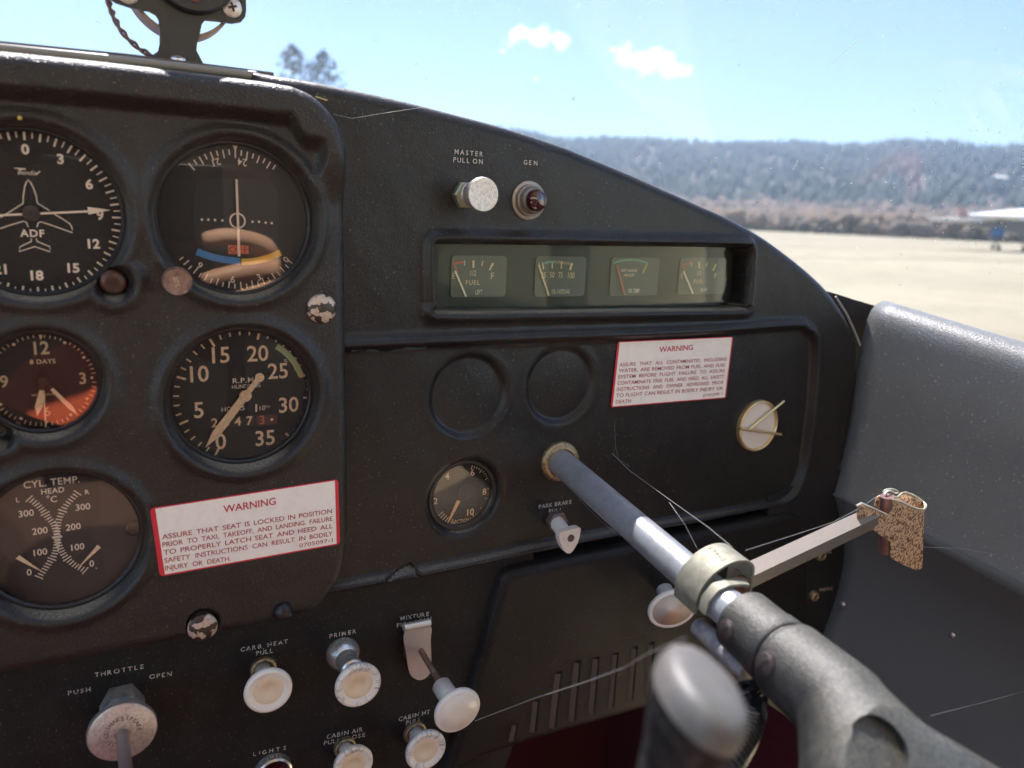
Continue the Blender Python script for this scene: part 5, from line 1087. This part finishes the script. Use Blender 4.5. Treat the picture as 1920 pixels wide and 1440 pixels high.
# left hand grip
A1, A2, B1, B2 = P(1266, 1196, -.290), P(1372, 1396, -.322), P(1243, 1275, -.302), P(1404, 1315, -.308)
cg = (A1+A2+B1+B2)/4; ug = (A2-A1)/2*.90; vg = (B2-B1)/2*.84; dg = P(1262, 1520, -.298)-cg; ngp = np.cross(ug, vg); ngp /= np.linalg.norm(ngp)
if ngp[2] < 0: ngp = -ngp
V_ = []; F_ = []; n_ = 40
secs = [(0, .0, .0035), (0, .55, .0032), (0, .80, .0024), (0, .93, .0008), (0, 1.0, -.0018), (0, 1.0, -.0045), (.08, .97, -.007), (.18, .78, -.012), (.32, .68, -.016), (.6, .70, -.018), (1.0, .80, -.02), (1.5, .9, -.03)]
for t, s_, l_ in secs:
    for k in range(n_):
        a = 2*math.pi*k/n_; V_.append(cg+dg*t+ngp*l_+(ug*math.cos(a)+vg*math.sin(a))*max(s_, 1e-4)*(1 if t < .1 else 1)*(1-.18*min(1, t*3)*abs(math.cos(a))))
for i in range(len(secs)-1):
    for k in range(n_): F_.append((i*n_+k, i*n_+(k+1) % n_, (i+1)*n_+(k+1) % n_, (i+1)*n_+k))
capf = [f for f in F_ if f[0] < 5*n_]; shf = [f for f in F_ if f[0] >= 5*n_]
mk('grip_cap', *sub(V_, capf), grip_m, yk, ang=None); mk('grip_shank', *sub(V_, shf), grip_dark, yk, ang=None)
# coiled cord behind the grip
pth = spline([P(1398, 1285, -.215), P(1412, 1330, -.22), P(1400, 1375, -.235), P(1372, 1420, -.25), P(1340, 1470, -.26)], 40, False)
pts_ = []
for i, p in enumerate(pth):
    t = i*.9; dd = pth[min(i+1, len(pth)-1)]-pth[max(i-1, 0)]; _, u, v_ = frame(dd); pts_.append(p+(u*math.cos(t)+v_*math.sin(t))*.0045)
tag(mk('coiled_cord', *tube(pts_, .0013, 8), plastic_black), 'black coiled cord hanging behind the yoke grip', 'cord')
# control lock: strap, rod, flag
lk = thing('control_lock', 'metal strap lock over the control tube with a square bar and speckled brown flag', 'control lock', ax(.18))
s0, s1 = .160, .1775
a_, u_, v_ = frame(-DS)
ux = np.array([1., 0, 0])-(-dn)*(-dn)[0]; ux /= np.linalg.norm(ux); uz = np.cross(-dn, ux); uz = uz if uz[2] > 0 else -uz
out = [tuple(p) for p in spline([(-.0099, -.007), (-.0101, 0), (-.0085, .0055), (-.0045, .0110), (.001, .0148), (.007, .0168), (.0130, .0166), (.0170, .0145), (.0184, .0110), (.0186, .0), (.0186, -.012)], 4, False)]
def strap(pts2, th, sa, sb):
    p = np.array(pts2); n_ = len(p); nrm = []
    for i in range(n_):
        d = p[min(i+1, n_-1)]-p[max(i-1, 0)]; d /= np.linalg.norm(d); nrm.append((d[1], -d[0]))
    nrm = np.array(nrm); V = []; F = []
    for s_ in (sa, sb):
        for q_, k in zip(p, nrm): V += [ax(s_)+ux*q_[0]+uz*q_[1], ax(s_)+ux*(q_[0]+k[0]*th)+uz*(q_[1]+k[1]*th)]
    m2 = 2*n_
    for i in range(n_-1):
        a = 2*i; F += [(a, a+2, a+2+m2, a+m2), (a+1, a+1+m2, a+3+m2, a+3), (a, a+1, a+3, a+2), (a+m2, a+2+m2, a+3+m2, a+1+m2)]
    F += [(0, m2, m2+1, 1), (m2-2, m2-1, 2*m2-1, 2*m2-2)]
    return V, F
mk('strap', *strap(out, -.0012, s0, s1), zinc, lk, ang=40)
tin = MB()
# collar seat inside the strap
tin.add(*strap([(-.0100, -.003), (-.0093, .0035), (-.005, .0085), (.0, .0098), (.006, .0095), (.0110, .0085)], -.0012, s1+.002, s1+.0075)); tin.build('inner_tab', zinc, lk, ang=40)
mb = MB()
for i, s_ in enumerate(('MEL', 'RALITOL', 'ORDUERO', 'INVOL', 'FOL')):
    V, F = tgeo(s_, .0); V = V.copy(); V -= V.mean(0); V *= .0016/CAP
    th0 = math.radians(96)
    W_ = []
    for x, y in V:
        W_.append(ax(.1625+i*.0028-y)+ux*(.004+x)+uz*(.0176-.15*(x-.003)**2*40+(x<0)*x*.45))
    mb.add(W_, F)
mb.build('stamped_lettering', mat('stamp_dark', (.14, .13, .1), .6), lk, smooth=False)
bar_a = ax(.169)+ux*.0186+uz*.002; 
bar_b = P(1632, 972, -.158)
bd = bar_b-bar_a; bl = np.linalg.norm(bd); bd /= bl; up_ = np.array([.0, -.25, 1.]); up_ -= bd*(up_@bd); up_ /= np.linalg.norm(up_); sd_ = np.cross(bd, up_)
hb = .0042
mk('bar', *box((bar_a+bar_b)/2, bd*bl/2, up_*hb, sd_*hb), barm, lk, smooth=False)
mk('bar_rivet', *lathe([(.0046, 0), (.0042, .0012), (.002, .002), (0, .0022)], ax(.1725)+ux*.0176+uz*.002, -ux*1.0+np.array([0, -.6, 0]), 20), brass, lk)
mk('lock_pin', *tube([ax(.176)-uz*.0150-ux*.0065, ax(.212)-uz*.0150-ux*.0065], .0046, 24), steel, lk)
# flag: folded sheet plate with a flattened sleeve
fy = -.160
def F3(px, py, dy=0.): return P(px, py, fy+dy)
zf = lambda x, y, dy=0.: F3(1580+x/7.2, 890+y/7.2, dy)
def sheet(name, px_pts, dy, th=.0008, m=speckle):
    q2 = [zf(*p, dy)[[0, 2]] for p in px_pts]; return mk(name, *prism(orient(q2), fy+dy-th, fy+dy), m, lk, smooth=False)
main = [(185, 420), (250, 385), (430, 465), (580, 530), (640, 505), (668, 430), (676, 330), (720, 350), (800, 372), (900, 420), (1000, 460), (1085, 470), (1075, 800), (1062, 1230), (1040, 1270), (960, 1275), (800, 1210), (640, 1120), (632, 1040), (640, 900), (520, 830), (360, 715), (190, 620)]
sheet('flag_plate', main, 0.)
# sleeve (open tube seen from its top) standing behind the plate
ring = [(676, 330), (690, 305), (740, 300), (790, 250), (850, 238), (930, 265), (1010, 310), (1080, 365), (1120, 410), (1110, 450), (1085, 470)]
top = [zf(*p, .002+.012*math.sin(math.pi*i/(len(ring)-1))) for i, p in enumerate(ring)]
def wallstrip(name, pts3, h, th=.0007, m=speckle):
    p = [np.array(q_) for q_ in pts3]; V = []; F = []
    for q_ in p: V += [q_, q_-np.array([0, 0, h])]
    for i in range(len(p)-1): F.append((2*i, 2*i+2, 2*i+3, 2*i+1))
    o_ = mk(name, V, F, m, lk, ang=40); s_ = o_.modifiers.new('t', 'SOLIDIFY'); s_.thickness = th; return o_
wallstrip('flag_sleeve', top, .030)
wallstrip('flag_lug', [zf(440, 330, .010), zf(470, 285, .010), (zf(520, 268, .010)), zf(548, 285, .010)], .020)
lp_ = [(545, 240), (560, 215), (600, 197), (650, 192), (710, 205), (750, 228), (757, 250), (700, 245), (640, 215), (600, 225), (570, 250), (600, 275), (660, 285), (690, 305)]
mb = MB(); mb.add(*tube([zf(*p, .001+.004*(i > 5)) for i, p in enumerate(lp_)], .0005, 8)); mb.build('wire_loop', mat('bright_edge', (.75, .7, .55), .35, .5), lk)
mb = MB(); mb.add(*tube([zf(*p, -.001) for p in ((185, 418), (250, 383), (430, 463), (580, 530))], .0005, 8)); mb.add(*tube([t_+np.array([0, -.0003, .0001]) for t_ in top], .0006, 8)); mb.add(*tube([zf(*p, -.0008) for p in ((676, 332), (720, 350), (800, 372), (900, 420), (1000, 460), (1085, 470))], .0006, 8)); mb.build('sunlit_edges', MAT['bright_edge'], lk)  # sunlit top edges of the flag painted as thin pale tubes
q1, q2 = zf(605, 290, .004), zf(575, 1045, .004); mk('hinge_pin', *tube([q1, (q1+q2)/2, q2], [.0040, .0040, .0036], 20), mat('hinge_brown', (.24, .14, .12), .35, .4), lk)
# ================================================================== COBWEBS
def web(name_pts, lb, r_=.00006):
    tag(mk('cobweb_strand', *tube([P(*p) for p in name_pts], r_, 5), web_m), lb, 'cobweb', 'cobweb strands')
web([(1148, 850, -.03), (1180, 882, -.06), (1260, 940, -.12), (1330, 990, -.16), (1373, 1026, -.185)], 'bright cobweb strand running along the right side of the control tube', .00013)
web([(1398, 1032, -.185), (1480, 1006, -.175), (1560, 980, -.165), (1608, 955, -.165), (1645, 930, -.158)], 'cobweb strand from the strap to the speckled flag above the bar', .0001)
web([(1152, 790, -.01), (1154, 838, -.03), (1160, 862, -.04), (1180, 875, -.06), (1176, 868, -.05)], 'wispy vertical cobweb left of the tube, below the fuel sticker', .00005)
web([(1255, 942, -.12), (1285, 985, -.14), (1308, 1030, -.15), (1320, 1040, -.155)], 'thin cobweb from the bright strand down to the tube')
web([(1085, 935, -.02), (1130, 980, -.06), (1165, 1008, -.09)], 'thin cobweb strand under the left side of the control tube')
web([(626, 214, -.02), (660, 222, -.01), (720, 212, -.006), (800, 200, -.004)], 'cobweb strand on the right panel just below the top edge')
web([(1730, 1026, -.155), (1800, 1028, -.14), (1925, 1050, -.12)], 'cobweb strand from the flag to the grey side wall')
web([(1745, 1342, -.25), (1840, 1318, -.2), (1925, 1295, -.15)], 'cobweb strand from the yoke to the lower side wall')
web([(890, 1352, -.075), (1000, 1310, -.14), (1100, 1278, -.19), (1170, 1252, -.22), (1215, 1225, -.25), (1285, 1196, -.29)], 'blurred glinting strand from the mixture knob to the yoke grip', .00018)
tag(mk('straw_sliver', *tube([P(592, 181, -.022), P(613, 188, -.02)], .00025, 6), mat('straw', (.6, .48, .2), .6)), 'tiny straw sliver by the top corner of the left cover', 'debris')

# ================================================================== SEATS AND PERSON behind the camera (seen only in the glass)
seatm = mat('seat_beige_vinyl', (.42, .33, .24), .6); redc = mat('red_orange_cloth', (.70, .12, .05), .9); jacket = mat('maroon_jacket', (.17, .10, .075), .9); skin = mat('skin', (.62, .36, .24), .5, sub=.15)
def rbox(c, hx, hy, hz, m, name, parent, bev=.04):
    o_ = mk(name, *box(c, (hx, 0, 0), (0, hy, 0), (0, 0, hz)), m, parent); b_ = o_.modifiers.new('b', 'BEVEL'); b_.width = bev; b_.segments = 4; return o_
for i, x in enumerate((-.30, .33)):
    r_ = thing('pilot_chair', ('beige vinyl pilot seat behind the camera' if i == 0 else 'beige vinyl passenger seat behind the control yoke, reflected in the dials'), 'seat', (x, -.95, -.75), 'cabin seats')
    rbox((x, -.85, -.50), .24, .25, .07, seatm, 'seat_cushion', r_); rbox((x, -1.14, -.18), .23, .06, .34, seatm, 'backrest', r_); rbox((x, -.85, -.68), .18, .2, .06, plastic_black, 'seat_base', r_, .01)
pr = thing('person', 'person in a red jacket holding a phone, mirrored in the course dial', 'person', (-.05, -.85, -.5))
def body_skin(name, pts_, edges, rad_, m, parent, sub_=2):
    me = bpy.data.meshes.new(name); o0 = np.array(parent['_o']); me.from_pydata([tuple(np.array(p)-o0) for p in pts_], edges, []); o_ = bpy.data.objects.new(name, me); C.objects.link(o_); o_.parent = parent
    s_ = o_.modifiers.new('skin', 'SKIN'); 
    for i, r_ in enumerate(rad_): me.skin_vertices[0].data[i].radius = r_ if hasattr(r_, '__len__') else (r_, r_)
    me.skin_vertices[0].data[0].use_root = True
    b_ = o_.modifiers.new('sub', 'SUBSURF'); b_.levels = sub_; b_.render_levels = sub_
    me.materials.append(m); return o_
body_skin('body', [(-.12, -.86, -.42), (-.12, -.90, -.22), (-.10, -.90, .02), (-.09, -.87, .12), (-.08, -.84, .22), (-.26, -.88, .0), (-.30, -.72, -.22), (-.16, -.55, -.10), (.07, -.88, .0), (.16, -.74, -.2), (.17, -.55, -.13), (-.20, -.55, -.42), (-.02, -.55, -.42), (-.22, -.30, -.45), (.0, -.30, -.45)],
          [(0, 1), (1, 2), (2, 3), (3, 4), (2, 5), (5, 6), (6, 7), (2, 8), (8, 9), (9, 10), (0, 11), (0, 12), (11, 13), (12, 14)], [(.15, .11), (.15, .11), (.14, .09), (.05, .05), (.08, .10), .06, .045, .035, .06, .045, .035, .08, .08, .06, .06], jacket, pr)
hc = np.array([.155, -.44, -.062])
body_skin('hand', [hc+np.array(p) for p in ((.02, -.11, -.07), (.02, -.06, -.035), (.022, -.025, -.010), (.012, .0, .018), (-.025, .012, .026), (-.052, .010, .020), (.015, .0, -.006), (-.022, .014, -.012), (-.055, .012, -.020), (.022, -.004, -.026), (-.008, .008, -.034), (-.03, .006, -.038))],
          [(0, 1), (1, 2), (2, 3), (3, 4), (4, 5), (2, 6), (6, 7), (7, 8), (2, 9), (9, 10), (10, 11)], [.024, .024, .024, .0105, .0095, .0085, .011, .0095, .0085, .0095, .0085, .0075], skin, pr)
ph_ = thing('phone', 'dark phone held up behind the camera', 'phone', (.03, -.437, .0))
rbox((.05, -.440, -.005), .078, .004, .038, plastic_black, 'phone_body', ph_, .003)
tag(mk('red_cloth', *lathe([(.002, -.02), (.09, .0), (.07, .05), (.03, .09), (0, .11)], (.0, -.68, -.27), (.3, .2, 1), 14, sq=lambda t: 1+.25*math.sin(3*t)), redc), 'crumpled red-orange cloth on the lap, mirrored in the dials', 'cloth')

for o in bpy.data.objects:
    if '_o' in o: del o['_o']
